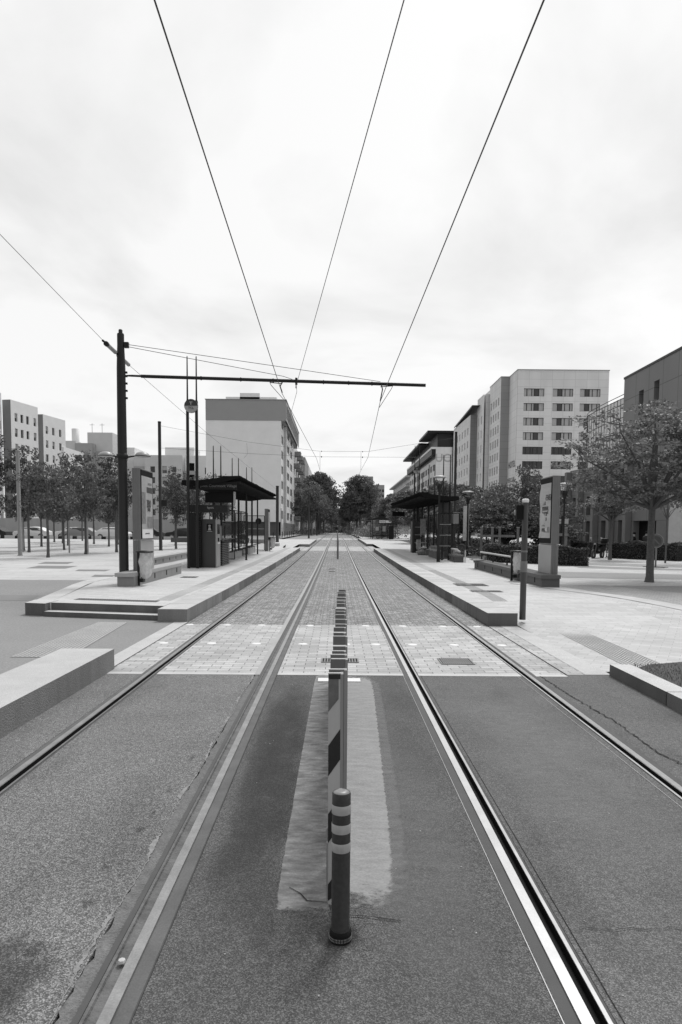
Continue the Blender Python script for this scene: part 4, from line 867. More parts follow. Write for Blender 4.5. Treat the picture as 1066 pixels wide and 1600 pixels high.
# ---------------------------------------------------------------- V-shaped street lamps
def vlamp(x,y,h,label,off=.2):
    root=empty('street_lamp',label,'street lamp',(x,y,gz(y)+off))
    MB().m(DARK).lathe([(.09,0),(.085,.6),(.05,.65),(.045,h-.75),(.07,h-.7),(.10,h-.62),(.03,h-.55)],seg=12).build('post',root)
    mb=MB().m(DARK)
    for k in range(4): a=PI/4+k*PI/2; mb.tube([(.05*math.cos(a),.05*math.sin(a),h-.7),(.3*math.cos(a),.3*math.sin(a),h-.03)],.014,5)
    mb.build('arms',root); MB().m(DARK).lathe([(.06,h-.65),(.12,h-.5),(.13,h-.35),(.04,h-.33)],seg=12).build('light_unit',root)
    MB().m(mat('lamp_disc',.55,.35,.05)).lathe([(.0001,h-.03),(.3,h-.03),(.34,h-.01),(.32,h+.03),(.2,h+.06),(.0001,h+.07)]).build('disc',root)
    return root
vlamp(11.37,34.3,3.95,'street lamp with a flat disc on V arms behind right advertising panel')
vlamp(7.8,40.9,3.85,'street lamp with a flat disc on V arms right of the shelter')
vlamp(5.0,33.6,4.15,'street lamp with a flat disc on V arms rising over the right shelter roof',.25)
# banner, planter fence posts
root=empty('banner_post','narrow pale banner with faint letters behind the second street lamp','banner',(8.15,43,gz(43)+.2)); MB().m(mat('banner_pale',.55,.6,.25,3)).box(-.22,.0,-.02,.02,.9,3.1).build('banner',root); MB().m(GREYL).lathe([(.03,0),(.03,3.2)],(.12,0,0),8).build('post',root)
rr=random.Random(8)
FP=[(8.5,40.2),(9.0,39.6),(9.6,40.3),(10.2,38.5),(10.9,35.6),(11.3,36.0),(12.0,35.8)]
for i,(x,y) in enumerate(FP):
    root=empty('timber_post','square timber post in the planting between lamp and hedge','post',(x,y,gz(y)+.2),group='timber posts in the planting'); MB().m(mat('timber',.2,.8,.3,6,streak=True)).box(-.06,.06,-.06,.06,0,1.75).build('post',root); MB().m(GREYL).box(-.07,.07,-.07,.07,1.75,1.8).build('cap',root)
for x0,x1,y,z,lab in ((8.2,10.4,39.9,1.4,'left'),(10.8,12.1,35.7,1.55,'right')): tag(MB().m(mat('timber',.2)).box(x0,x1,y-.03,y+.03,gz(y)+z,gz(y)+z+.14).build('timber_rail'),'horizontal timber rail on the %s group of posts in the planting'%lab,'rail')
# round no-waiting sign
root=empty('road_sign','round no waiting sign on a post beside the right tree','road sign',(14.2,30.3,gz(30.3)+.23),rz=-.75)
MB().m(GREY).lathe([(.04,0),(.04,1.35)],seg=10).build('post',root); MB().m(BLACK).box(-.45,.45,-.3,.3,0,.05).build('foot',root)
mb=MB(); D=lambda mb,r_,y_,mt:mb.m(mt).add([(r_*math.cos(2*PI*k/32),y_,1.2+r_*math.sin(2*PI*k/32)) for k in range(32)],[tuple(range(32))])
D(mb,.31,-.045,GREYL); D(mb,.295,-.048,mat('sign_red',.10,.4)); D(mb,.22,-.051,mat('sign_blue',.05,.4)); mb.m(mat('sign_red',.10)); c=.7071; mb.add([(-.17,-.054,1.2+.13),(-.13,-.054,1.2+.17),(.17,-.054,1.2-.13),(.13,-.054,1.2-.17)],[(0,1,2,3)]); D(mb,.31,-.04,GREY); mb.build('disc',root)
# totem
root=empty('sign_totem','tall dark information totem with lines of text on the right pavement','sign',(15.85,46,gz(46)+.2)); MB().m(mat('totem',.06,.4,.1)).box(-.27,.27,-.06,.06,0,2.55).build('slab',root,bevel=.01); MB().m(mat('totem_map',.2,.6,.6,12)).box(-.25,.25,-.068,-.061,1.05,1.55).build('map',root)
for k in range(7): text('rue de la mairie' if k%2 else 'place du marché',.06,GREYL,(0,-.066,2.4-k*.1),(PI/2,0,0),root)
root=empty('street_name_sign','pale horizontal direction sign on a dark post beside the hedge','sign',(11.85,36.5,gz(36)+.2)); MB().m(DARK).lathe([(.05,0),(.05,2.4)],(.15,0,0),10).build('post',root); MB().m(CURT).box(-.45,.5,-.02,.02,2.0,2.25).build('arm_board',root); text('centre',.1,INK,(0,-.024,2.12),(PI/2,0,0),root); MB().m(mat('dark_board',.07)).box(-.5,.1,.03,.06,.9,1.9).build('notice_board',root)
# far second shelter on the right
y=90; g_=gz(y)+.25
root=empty('small_shelter','distant small tram shelter with a pale lit name sign, right side','tram shelter',(5.8,y,g_))
mb=MB().m(DARK); mb.add([(1.3,-2,2.75),(-.1,-2,2.95),(-2.0,-2,2.4),(1.3,3.5,2.75),(-.1,3.5,2.95),(-2.0,3.5,2.4),(1.3,-2,2.55),(-.1,-2,2.6),(1.3,3.5,2.55),(-.1,3.5,2.6)],[(0,1,4,3),(1,2,5,4),(6,8,9,7),(7,9,5,2),(0,6,7,1),(1,7,2),(0,3,8,6)]); mb.build('roof',root)
mb=MB().m(DARK)
for x,yy in ((-1.2,-1.5),(0,-1.5),(1.1,-1.5),(-1.2,3),(1.1,3)): mb.tube([(x,yy,0),(x,yy,2.6)],.05,6)
mb.build('posts',root); MB().m(GLW).quad((-1.2,-1.4,.5),(1.1,-1.4,.5),(1.1,-1.4,2.3),(-1.2,-1.4,2.3)).build('glass_screen',root)
MB().m(WHITE).box(-.35,.42,-2.1,-2.04,2.1,2.42).box(.46,1.2,-2.1,-2.04,2.1,2.42).build('name_sign',root); text('Mermoz',.2,INK,(.05,-2.12,2.27),(PI/2,0,0),root)
MB().m(CURT).box(-.8,-.4,-1.45,-1.42,1.1,1.6).box(.1,.5,-1.45,-1.42,1.0,1.7).build('posters',root); MB().m(DARK).box(-1.1,1.1,-1,2.5,.4,.5).box(.9,1.5,-1.9,-1.5,0,1.7).build('bench',root)
# ---------------------------------------------------------------- vegetation
def leaves_mesh(name,C,size,mt,flat_=0.,seed=1):
    rg=np.random.default_rng(seed); n=len(C); C=np.asarray(C,float)
    nn=rg.normal(size=(n,3)); nn[:,2]=np.abs(nn[:,2])+flat_; nn/=np.linalg.norm(nn,axis=1)[:,None]
    a=rg.normal(size=(n,3)); a-=nn*(a*nn).sum(1)[:,None]; a/=np.linalg.norm(a,axis=1)[:,None]; b=np.cross(nn,a)
    s=size*rg.uniform(.6,1.4,(n,1)); a=a*s; b=b*s*.55
    V=np.empty((n,4,3)); V[:,0]=C-a; V[:,1]=C+b+nn*s*.12; V[:,2]=C+a; V[:,3]=C-b+nn*s*.12
    me=bpy.data.meshes.new(name); me.vertices.add(4*n); me.vertices.foreach_set('co',V.ravel())
    me.loops.add(4*n); me.loops.foreach_set('vertex_index',np.arange(4*n)); me.polygons.add(n); me.polygons.foreach_set('loop_start',np.arange(0,4*n,4)); me.polygons.foreach_set('loop_total',np.full(n,4))
    me.materials.append(mt); me.update(calc_edges=True); return me
def tree_model(name,seed,trunk_h,trunk_r,c0,rad,nb,nclump,per,leaf,mt,bark,layered=0.,cluster=.35,lean=0.,fork=None,shape='egg'):
    """c0: crown centre z; rad: (rx,ry,rz)"""
    rg=np.random.default_rng(seed); rr=random.Random(seed)
    mb=MB().m(bark); top=Vector((lean,0,trunk_h)); mb.tube([(0,0,0),(trunk_r*.2,0,trunk_h*.1),(lean*.5+.02,.01,trunk_h*.55),tuple(top)],[trunk_r*1.35,trunk_r*1.05,trunk_r*.95,trunk_r*.85],9,False)
    tips=[]
    for i in range(nb):
        a=2*PI*i/nb+rr.uniform(-.4,.4); 
        if fork is None: st=Vector((lean,0,trunk_h*rr.uniform(.92,1.0)))
        else: st=Vector((lean,0,trunk_h-.02))
        el=rr.uniform(-.55,.95); e=Vector((lean+rad[0]*.82*math.cos(a)*math.cos(el*1.2),rad[1]*.82*math.sin(a)*math.cos(el*1.2),c0+rad[2]*.85*math.sin(el*1.35)))
        m1=st.lerp(e,.4)+Vector((rr.uniform(-.1,.1),rr.uniform(-.1,.1),.12*rad[2]*rr.uniform(.2,1))); m2=st.lerp(e,.75)+Vector((rr.uniform(-.1,.1)*rad[0],rr.uniform(-.1,.1)*rad[1],.06*rad[2]))
        mb.tube([st,m1,m2,e],[trunk_r*.55,trunk_r*.33,trunk_r*.18,trunk_r*.05],6,False); tips+= [m1,m2,e]
        for k in range(3):
            p=m1.lerp(e,rr.uniform(.1,.9)); q=p+Vector((rr.gauss(0,.3)*rad[0],rr.gauss(0,.3)*rad[1],rr.uniform(-.05,.35)*rad[2])); mb.tube([p,p.lerp(q,.5)+Vector((0,0,.05)),q],[trunk_r*.16,trunk_r*.1,trunk_r*.03],5,False); tips.append(q)
    mb.tube([tuple(top),(lean*1.1,.03,c0),(lean*1.2,0,c0+rad[2]*.9)],[trunk_r*.75,trunk_r*.4,trunk_r*.06],7,False)
    # leaf clumps spread through the crown
    P=[]
    for i in range(nclump):
        if i<len(tips) and i<nclump*.5: c=np.array(tips[i%len(tips)])
        else:
            while True:
                v=rg.normal(size=3); v/=np.linalg.norm(v); rr_=rg.uniform(.25,1)**.5; v=v*rr_
                if shape=='egg' : sc_=1.0-.35*max(0,v[2])
                else: sc_=1.
                if v[2]>-.85: break
            if shape=='flat':
                az=math.atan2(v[1],v[0]); lob=.78+.2*math.sin(3*az+seed)+.16*math.sin(5*az+2*seed)+.1*math.sin(9*v[2]*3+seed); v=v*np.array([lob,lob,1.]); v[2]-=.25*(v[0]**2+v[1]**2)
            c=np.array([lean+v[0]*rad[0]*sc_,v[1]*rad[1]*sc_,c0+v[2]*rad[2]])
            c[:2]+=rg.normal(0,.10,2)*rad[0]
        s_=cluster*rg.uniform(.55,1.35); k=int(per*rg.uniform(.6,1.4))
        sp=np.array([s_,s_,s_*(.25 if layered else .75)])
        d=rg.normal(size=(k,3)); d/=np.linalg.norm(d,axis=1)[:,None]; d*=rg.uniform(.2,1,(k,1))**.5
        P.append(c+d*sp)
    P=np.concatenate(P)
    tm_=mb.build('trunk'); me=leaves_mesh('crown',P,leaf,mt,layered,seed)
    cr_=bpy.data.objects.new('crown',me); COL.objects.link(cr_)
    return tm_,cr_
MODELS={}
def tree(name,key,x,y,z,s,label,rz=0,cat='tree',group=None,sz=None):
    root=empty(name,label,cat,(x,y,z),rz,group); root.scale=(s,s,sz or s)
    t0,c0=MODELS[key]
    for o,nm in ((t0,'trunk'),(c0,'crown')):
        if not o.parent and not o.get('used'): c=o; c['used']=1
        else: c=o.copy(); COL.objects.link(c)
        c.parent=root
    return root
for i in range(4):
    MODELS['plaza%d'%i]=tree_model('p',30+i,2.15,.075,3.9,(1.3,1.3,1.9+.12*i),10,88,50,.07,LEAFD if i%2 else LEAF,BARK,cluster=.36)
MODELS['broad']=tree_model('b',50,2.35,.115,3.95,(3.15,3.15,1.75),17,290,54,.055,LEAFB,BARK,layered=.9,cluster=.38,fork=1,shape='flat')
MODELS['broad2']=tree_model('b',51,2.3,.1,3.7,(1.9,1.9,1.1),11,130,55,.065,LEAFB,BARK,layered=1.1,cluster=.34,fork=1,shape='flat')
MODELS['street0']=tree_model('s',60,5.0,.34,10.2,(5.3,5.3,6.2),13,250,70,.22,LEAF,BARK,cluster=1.15)
MODELS['street1']=tree_model('s',61,4.6,.3,9.6,(5.0,5.0,5.6),13,230,70,.22,LEAF,BARK,cluster=1.15)
MODELS['airy']=tree_model('a',62,2.6,.2,6.6,(4.0,4.0,4.4),14,170,60,.16,LEAFB,BARKL,cluster=.85)
MODELS['young']=tree_model('y',63,1.5,.06,3.0,(1.5,1.5,1.9),12,95,48,.07,LEAF,BARK,cluster=.36)
MODELS['sapling']=tree_model('y',64,1.7,.03,2.6,(.7,.7,.9),7,22,16,.06,LEAF,BARK,cluster=.25)
MODELS['conifer']=tree_model('c',65,.6,.12,1.9,(1.9,1.9,1.3),12,190,80,.06,LEAFD,BARK,layered=.6,cluster=.4)
PT=[(-14.8,35.1,'slender plaza tree nearest the camera, its trunk in the middle of the grove',1.0,0),
(-18.5,41.2,'plaza tree with a leaning dark trunk right of the grey mast',1.05,1),
(-20.0,43.8,'plaza tree just left of the plain grey mast',1.0,2),
(-20.6,40.6,'plaza tree at the left picture edge with a pale stake',1.15,3),
(-22.1,51.3,'plaza tree with thick dark trunk in the second row of the grove',1.05,0),
(-23.8,59.5,'plaza tree far back in front of the pale wall, left part',1.0,1),
(-26.0,63.1,'plaza tree farthest back near the parked van, left part',1.0,2),
(-18.1,45.5,'plaza tree with slim straight trunk behind the nearest one',.95,3),
(-21.2,54.1,'plaza tree in the middle distance behind the slim straight trunk',1.0,1),
(-24.2,61.9,'plaza tree far back behind the middle of the grove',.95,0),
(-14.4,39.3,'plaza tree with a pale tapering stake, tallest in the right part of the grove',1.12,2),
(-17.9,48.9,'plaza tree behind the one with the pale tapering stake',1.0,3),
(-25.3,68.2,'plaza tree farthest back right of the pale stake',1.0,0),
(-23.5,73.8,'plaza tree farthest back, near the white parked car',1.0,1),
(-17.6,52.9,'plaza tree in the third row left of the big tram pole',.95,2),
(-20.7,58.4,'plaza tree in the fourth row left of the big tram pole',1.0,3),
(-13.6,42.3,'plaza tree with a pale trunk close left of the big tram pole',1.1,1),
(-18.3,57.3,'plaza tree partly hidden by the big tram pole',.95,2),
(-11.5,49.0,'plaza tree between the dark pole and the louvred cabinet',1.05,3),
(-13.2,56.0,'plaza tree seen between advertising panel and dark pole',1.0,0),
(-12.2,61.0,'narrow plaza tree behind the dark pole on the plaza',1.1,1),
(-10.6,63.0,'plaza tree seen through the gap of the T sign masts',1.0,2),
(-24.6,47.0,'dense plaza tree cut by the left picture edge',1.15,3),
(-9.2,52.0,'plaza tree showing through the left shelter glass',1.0,0)]
for i,(x,y,lb_,s_,k) in enumerate(PT): tree('plaza_tree','plaza%d'%k,x,y,gz(y)+.25,s_*.95,lb_,rz=i*1.3,group='young trees planted in the plaza grove',sz=s_*(.93,1.02,.88,1.06)[i%4])
for i,(x,y,h_,lab) in enumerate([(-18.9,41.3,2.1,'pale'),(-16.0,41.0,1.9,'grey'),(-14.25,39.2,2.9,'tall pale')]):
    tag(MB().m(mat('stake',.3,.8,.2,6)).tube([(0,0,0),(0,0,h_)],.05,7).build('tree_stake',loc=(x,y,gz(y)+.25)),'%s wooden stake beside a plaza tree trunk'%lab,'stake')
tree('maple_tree','broad',9.87,21.45,gz(21.4)+.21,1.0,'broad layered tree with a forked trunk on the right pavement',rz=.6)
tree('maple_tree','broad',13.6,22.2,gz(22)+.22,1.15,'broad tree cut by the right picture edge, its twigs rising highest',rz=2.5)
tree('maple_tree','broad2',15.0,37.4,gz(37)+.22,.92,'small layered tree farther back beside the parked motorcycle',rz=1.5)
tree('sapling','sapling',16.6,34.4,gz(34)+.2,1.35,'thin staked sapling in front of the pale wall on the right',rz=0)
tree('street_tree','street0',-4.7,178,1.1,1.0,'large tree left of the tracks at the end of the street',rz=.4)
tree('street_tree','street1',-5.0,205,1.2,1.02,'dark tree left of the tracks behind the large one',rz=2)
tree('street_tree','street0',-6.8,235,1.35,1.05,'tree left of the tracks deeper in the avenue',rz=4)
tree('street_tree','street1',6.0,178,1.1,1.02,'large dark tree right of the tracks at the end of the street',rz=1.1)
tree('street_tree','street0',6.9,200,1.2,.95,'tree right of the tracks behind the large dark one',rz=2.8)
tree('street_tree','street1',6.8,235,1.35,1.0,'tree right of the tracks deeper in the avenue',rz=5)
tree('street_tree','street0',-5.6,290,1.4,1.1,'distant avenue tree left of the vanishing point',rz=1)
tree('street_tree','street1',5.4,300,1.4,1.1,'distant avenue tree right of the vanishing point',rz=3)
tree('street_tree','street0',-2,420,1.5,.9,'tree closing the view at the end of the tracks',rz=2)
tree('street_tree','street1',4.5,440,1.5,.9,'second tree closing the view, right of the end of the tracks',rz=2)
tree('street_tree','street0',-10,400,1.5,1.1,'tree closing the view, left of the end of the tracks',rz=5)
tree('airy_tree','airy',-5.5,150,1.05,1.05,'light open tree left of the tracks in front of the large one',rz=.5)
tree('airy_tree','airy',-8.6,168,1.1,1.15,'light open tree against the far grey block on the left',rz=2.5)
tree('airy_tree','airy',9.5,120,.9,.5,'light tree behind the distant small shelter',rz=2.2)
for i,(x,y,s_,h_,k,lb_) in enumerate([(7.9,97,.55,.42,'street1','dark tree just right of the distant small shelter'),(9.2,84,.6,.40,'street1','dark tree mass left of the right shelter roof'),(8.6,68,.5,.33,'street1','dark tree behind the left end of the right shelter'),(11.2,66,.6,.36,'street0','tree rising over the right shelter roof'),(10.4,56,.42,.27,'street1','dark tree seen through the right shelter glass'),(12.4,64,.5,.34,'street0','tree behind the needle masts of the right shelter'),(8.6,55,.36,.22,'street1','low dark tree behind the right shelter screens'),(14.5,95,.6,.5,'street0','tree crown rising behind the dark tree mass')]):
    tree('dense_tree',k,x,y,gz(y)+.2,s_,lb_,rz=i*1.7,sz=h_)
for i,(x,y,s_,h_,lb_) in enumerate([(11.5,50,1.1,1.05,'bushy young tree right of the shelter masts'),(12.9,54,1.2,1.1,'bushy young tree left of the hotel wall base'),(14.4,52,1.0,1.38,'tall young tree in front of the hotel corner sign'),(15.6,51,1.1,1.15,'young tree directly left of the right advertising panel'),(13.6,46,.95,.9,'young tree behind the signal pole'),(17.2,56,1.1,1.1,'young tree hidden partly by the advertising panel'),(15.7,47,.85,.75,'rounded young tree between advertising panel and totem'),(10.4,47.5,1.0,.92,'young tree beside the second street lamp'),(9.4,53,1.1,.95,'young tree behind the right shelter poster')]):
    tree('young_tree','young',x,y,gz(y)+.2,s_,lb_,rz=i*1.1,sz=h_)
for i,(x,y,s_,lb_) in enumerate([(-3,380,3.0,'bushy light tree at the very end of the tracks, left one'),(5,395,3.2,'bushy light tree at the very end of the tracks, right one'),(-14,370,3.0,'bushy light tree far down the street behind the left trunks'),(16,370,3.2,'bushy light tree far down the street behind the right trunks'),(1,520,4.,'pale tree mass closing the vanishing point')]): tree('distant_tree','young',x,y,1.3,s_,lb_,rz=i*1.4)
tree('spreading_conifer','conifer',10.7,43.5,gz(43)+.2,1.15,'low dark spreading shrub behind the hedge and timber posts',cat='shrub')
tree('spreading_conifer','conifer',12.9,41.5,gz(41)+.2,.9,'second low dark shrub behind the signal pole',rz=2,cat='shrub')
flat('planting_bed',[(7.4,36.5),(9.8,34.6),(12.2,33.2),(13.6,38),(14.4,44),(18.5,52),(17,80),(7.4,80)],zr2,.02,mat('soil',.07))
_rg=np.random.default_rng(77); P=np.stack([_rg.uniform(7.6,14.5,15000),_rg.uniform(40,78,15000),_rg.uniform(0,1,15000)**2*.55],1); P[:,0]+=np.where(P[:,1]>50,_rg.uniform(0,2.5,15000),0); P[:,2]+=np.interp(P[:,1],GY,GZ)+.25
o=bpy.data.objects.new('ground_cover',leaves_mesh('ground_cover',P,.09,LEAFD,.3,8)); COL.objects.link(o); struct(o,'stuff'); tag(o,'dark low ground cover in the planting bed behind the hedge','plants')
def hedge(x0,y0,x1,y1,w,h,label,n,seed,mt=LEAFD,name='hedge'):
    L=math.dist((x0,y0),(x1,y1)); ang=math.atan2(y1-y0,x1-x0); rg=np.random.default_rng(seed)
    u_=rg.uniform(-.02,1.02,n); v_=rg.uniform(-.5,.5,n); t_=rg.uniform(0,1,n)
    # push most leaves to the shell
    k=rg.integers(0,3,n); v_=np.where(k==0,np.sign(v_)*.5,v_); t_=np.where(k==1,1,t_); t_=np.where(k==0,t_,t_)
    bump=.05*np.sin(u_*L*2.1+seed)+.04*np.sin(u_*L*5.3)+rg.normal(0,.025,n)
    P=np.stack([u_*L,v_*w*(1-.15*t_**3)+bump*np.sign(v_),t_*(h+bump)],1)
    root=empty(name,label,'hedge',(x0,y0,gz(y0)+.2),ang); me=leaves_mesh('foliage',P,.045,mt,.2,seed); o=bpy.data.objects.new('foliage',me); COL.objects.link(o); o.parent=root
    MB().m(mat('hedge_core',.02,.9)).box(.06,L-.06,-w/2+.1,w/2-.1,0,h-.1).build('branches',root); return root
hedge(7.6,34.2,10.5,32.4,.9,.85,'long clipped hedge behind the long right bench wall',9000,1)
hedge(10.2,31.6,11.5,31.2,.9,.85,'clipped hedge block directly behind right advertising panel',5000,2)
hedge(14.4,41.6,15.2,40.8,.9,.95,'rounded hedge end left of the motorcycle',3500,3)
hedge(16.0,39.8,18.5,36.6,.9,.95,'long low hedge in front of the seated people',9000,4)
hedge(17.2,33.0,21.5,30.5,1.0,.95,'hedge at the right picture edge behind the round sign',9000,5)
P=RNG.normal(size=(26000,3))*np.array([45,8,3.2])+np.array([0,0,3.5]); P=P[P[:,2]>0]
o=bpy.data.objects.new('distant_greenery',leaves_mesh('foliage',P,.8,LEAFB,.2,15)); COL.objects.link(o); o.location=(0,560,1.4); struct(o,'stuff'); tag(o,'pale mass of far greenery closing the end of the street','greenery')
# flowering bank at the far right of the tracks
P=RNG.normal(size=(5000,3))*np.array([.8,6,.5])+np.array([0,0,.7]); P=P[P[:,2]>0]
o=bpy.data.objects.new('shrub_bank',leaves_mesh('foliage',P,.12,LEAFB,.2,5)); COL.objects.link(o); o.location=(5.0,118,.9); tag(o,'pale low shrubs along the track before the distant small shelter','shrub')
P=RNG.normal(size=(5000,3))*np.array([1.2,5,.6])+np.array([0,0,.7]); P=P[P[:,2]>0]
o=bpy.data.objects.new('shrub_bank',leaves_mesh('foliage',P,.12,LEAFD,.2,6)); COL.objects.link(o); o.location=(6.8,104,.85); tag(o,'dark low shrubs between the far kerb and the distant small shelter','shrub')
P=RNG.normal(size=(5000,3))*np.array([1.5,18,.5])+np.array([0,0,.5]); P=P[P[:,2]>0]
o=bpy.data.objects.new('shrub_bank',leaves_mesh('foliage',P,.14,LEAFD,.2,7)); COL.objects.link(o); o.location=(-7.2,180,1.1); tag(o,'dark planting strip under the trees left of the tracks','shrub')
P=RNG.normal(size=(5000,3))*np.array([1.4,25,.5])+np.array([0,0,.5]); P=P[P[:,2]>0]
o=bpy.data.objects.new('shrub_bank',leaves_mesh('foliage',P,.14,LEAFD,.2,9)); COL.objects.link(o); o.location=(5.6,200,1.1); tag(o,'dark planting strip under the trees right of the tracks','shrub')
# ---------------------------------------------------------------- buildings
WC={}
def win_mesh(w,h,style):
    k=(round(w,2),round(h,2),style)
    if k in WC: return WC[k]
    fw=.05 if w<1.6 else .07; fr=MB().m(DARK2 if style!='light' else GREYL)
    def ring(x0,x1): fr.box(x0,x1,.02,.08,0,fw); fr.box(x0,x1,.02,.08,h-fw,h); fr.box(x0,x0+fw,.02,.08,fw,h-fw); fr.box(x1-fw,x1,.02,.08,fw,h-fw)
    pn=MB(); n=1
    if style in('hotel','hotel2','hoteld'):
        n=5; cuts=[0,.16*w,.40*w,.52*w,.74*w,w]
        if style=='hotel2': cuts=[0,.26*w,.47*w,.62*w,.86*w,w]
        dk=3 if style=='hotel' else 1
        for i in range(5): 
            ring(cuts[i],cuts[i+1]); pn.m(GLD if (i==dk or style=='hoteld') else CURT).quad((cuts[i]+fw,.06,fw),(cuts[i+1]-fw,.06,fw),(cuts[i+1]-fw,.06,h-fw),(cuts[i]+fw,.06,h-fw))
            
    elif style=='shut':   # roller blind part way down
        ring(0,w); pn.m(GLD).quad((fw,.06,fw),(w-fw,.06,fw),(w-fw,.06,h-fw),(fw,.06,h-fw)); pn.m(CURT).quad((fw,.04,h*.45),(w-fw,.04,h*.45),(w-fw,.04,h-fw),(fw,.04,h-fw))
    elif style=='double':
        ring(0,w/2); ring(w/2,w); pn.m(GLD).quad((fw,.06,fw),(w-fw,.06,fw),(w-fw,.06,h-fw),(fw,.06,h-fw))
    elif style=='light':
        ring(0,w); pn.m(mat('sky_glass',.42,.08,.1,.4)).quad((fw,.06,fw),(w-fw,.06,fw),(w-fw,.06,h-fw),(fw,.06,h-fw))
    else:
        ring(0,w); pn.m(GLD).quad((fw,.06,fw),(w-fw,.06,fw),(w-fw,.06,h-fw),(fw,.06,h-fw))
    a=fr.build('window'); b=pn.build('pane'); ma,mb_=a.data,b.data; bpy.data.objects.remove(a); bpy.data.objects.remove(b); WC[k]=(ma,mb_); return WC[k]
def facade(root,x,y,z,rz,w,h,opens,mt,depth=.25,nm='wall',panes=True,bands=()):
    """local x along wall, +y inward. opens: (u0,u1,v0,v1,style)"""
    us=sorted({0,w}|{o[0] for o in opens}|{o[1] for o in opens}); vs=sorted({0,h}|{o[2] for o in opens}|{o[3] for o in opens})
    mb=MB().m(mt); rx,ry,rz0=root.location
    for i in range(len(us)-1):
        for j in range(len(vs)-1):
            uc,vc=(us[i]+us[i+1])/2,(vs[j]+vs[j+1])/2
            if any(o[0]<uc<o[1] and o[2]<vc<o[3] for o in opens): continue
            mb.quad((us[i],0,vs[j]),(us[i+1],0,vs[j]),(us[i+1],0,vs[j+1]),(us[i],0,vs[j+1]))
    for (a,b,c,d,*_) in opens:
        mb.quad((a,0,c),(b,0,c),(b,depth,c),(a,depth,c)); mb.quad((a,0,d),(a,depth,d),(b,depth,d),(b,0,d)); mb.quad((a,0,c),(a,depth,c),(a,depth,d),(a,0,d)); mb.quad((b,0,c),(b,0,d),(b,depth,d),(b,depth,c))
    o=mb.build(nm,root,loc=(x-rx,y-ry,z-rz0),rz=rz)
    M_=Matrix.Translation((x-rx,y-ry,z-rz0))@Matrix.Rotation(rz,4,'Z')
    for (a,b,c,d,*st) in opens:
        st=st[0] if st else 'plain'
        if st=='void': MB().m(BLACK).quad((a,depth,c),(b,depth,c),(b,depth,d),(a,depth,d)).build('opening',root,loc=(x-rx,y-ry,z-rz0),rz=rz); continue
        ma,mp=win_mesh(b-a,d-c,st); w_=bpy.data.objects.new('window',ma); COL.objects.link(w_); w_.parent=root; w_.location=M_@Vector((a,depth-.1,c)); w_.rotation_euler=(0,0,rz)
        p_=bpy.data.objects.new('pane',mp); COL.objects.link(p_); p_.parent=w_
    return o
def bbox(root,x0,x1,y0,y1,z0,z1,mt,nm='wall'):
    rx,ry,rz0=root.location; return MB().m(mt).box(x0-rx,x1-rx,y0-ry,y1-ry,z0-rz0,z1-rz0).build(nm,root)
def panelled(name,v,bw_,bh,var=.03,mort=.03,mv=.75,up='x'):
    # cladding joints on vertical walls: brick texture over (horizontal, z)
    m=bpy.data.materials.new(name); m.use_nodes=True; t=m.node_tree; b=t.nodes['Principled BSDF']; b.inputs['Roughness'].default_value=.75
    g=N(t,'ShaderNodeTexCoord'); s_=N(t,'ShaderNodeSeparateXYZ'); t.links.new(g.outputs['Object'],s_.inputs[0]); c=N(t,'ShaderNodeCombineXYZ')
    t.links.new(mth(t,'ADD',s_.outputs[0],s_.outputs[1]),c.inputs[0]); t.links.new(s_.outputs[2],c.inputs[1])
    k=N(t,'ShaderNodeTexBrick'); k.offset=0; t.links.new(c.outputs[0],k.inputs[0]); k.inputs['Scale'].default_value=1; k.inputs['Mortar Size'].default_value=mort; k.inputs['Brick Width'].default_value=bw_; k.inputs['Row Height'].default_value=bh
    for nm,q in (('Color1',v*(1-var)),('Color2',v*(1+var)),('Mortar',v*mv)): k.inputs[nm].default_value=(q,q,q,1)
    n=N(t,'ShaderNodeTexNoise'); n.inputs['Scale'].default_value=.35; n.inputs['Detail'].default_value=6; mp=N(t,'ShaderNodeMapping'); mp.inputs['Scale'].default_value=(1,1,.3); t.links.new(g.outputs['Object'],mp.inputs[0]); t.links.new(mp.outputs[0],n.inputs['Vector'])
    mm=N(t,'ShaderNodeVectorMath',operation='SCALE'); t.links.new(k.outputs[0],mm.inputs[0]); t.links.new(mth(t,'MULTIPLY_ADD',mth(t,'SUBTRACT',n.outputs[0],.5),.35,1.),mm.inputs['Scale']); t.links.new(mm.outputs[0],b.inputs['Base Color'])
    MATS[name]=m; return m
HOT=panelled('hotel_cladding',.68,2.2,1.39); HOTD=panelled('hotel_cladding_shaded',.30,2.2,1.39); HOTD2=panelled('tile_cladding',.22,.9,.9)  # HOTD: shade of the camera-facing step painted into a darker cladding copy
CBL=panelled('concrete_panels',.21,2.3,2.55,.05,.035,.6)
ANG=-PI/2  # facade facing -X
hb=empty('hotel_building','big pale clad hotel block with stepped side and rows of wide windows','building',(42,132,.9))
z0=.9; op=[]
cols=[(1.25,5.15),(6.75,10.65),(11.95,15.85)]
for r in range(10):
    zt=29.75-2.775*r; 
    for ci,(a,b) in enumerate(cols): op.append((a,b,zt-1.5-z0,zt-z0,('hotel' if (ci)%2==0 and ci!=2 else 'hotel2') if r<4 else 'hoteld'))
facade(hb,35.1,132,z0,0,17.4,32.3,op,HOT,.3)
bbox(hb,35.1,52.5,132.32,160,z0,33.2-.02,HOT,'core_wall'); 
MB().m(GREYL).box(35.0-42,52.6-42,131.9-132,160-132,33.2-.9,33.35-.9).build('roof_edge',hb)
facade(hb,35.08,138,z0,ANG,6,32.3,[],HOT,.3)
facade(hb,33.4,138,z0,0,1.7,32.3,[],HOTD,.3)
op=[]
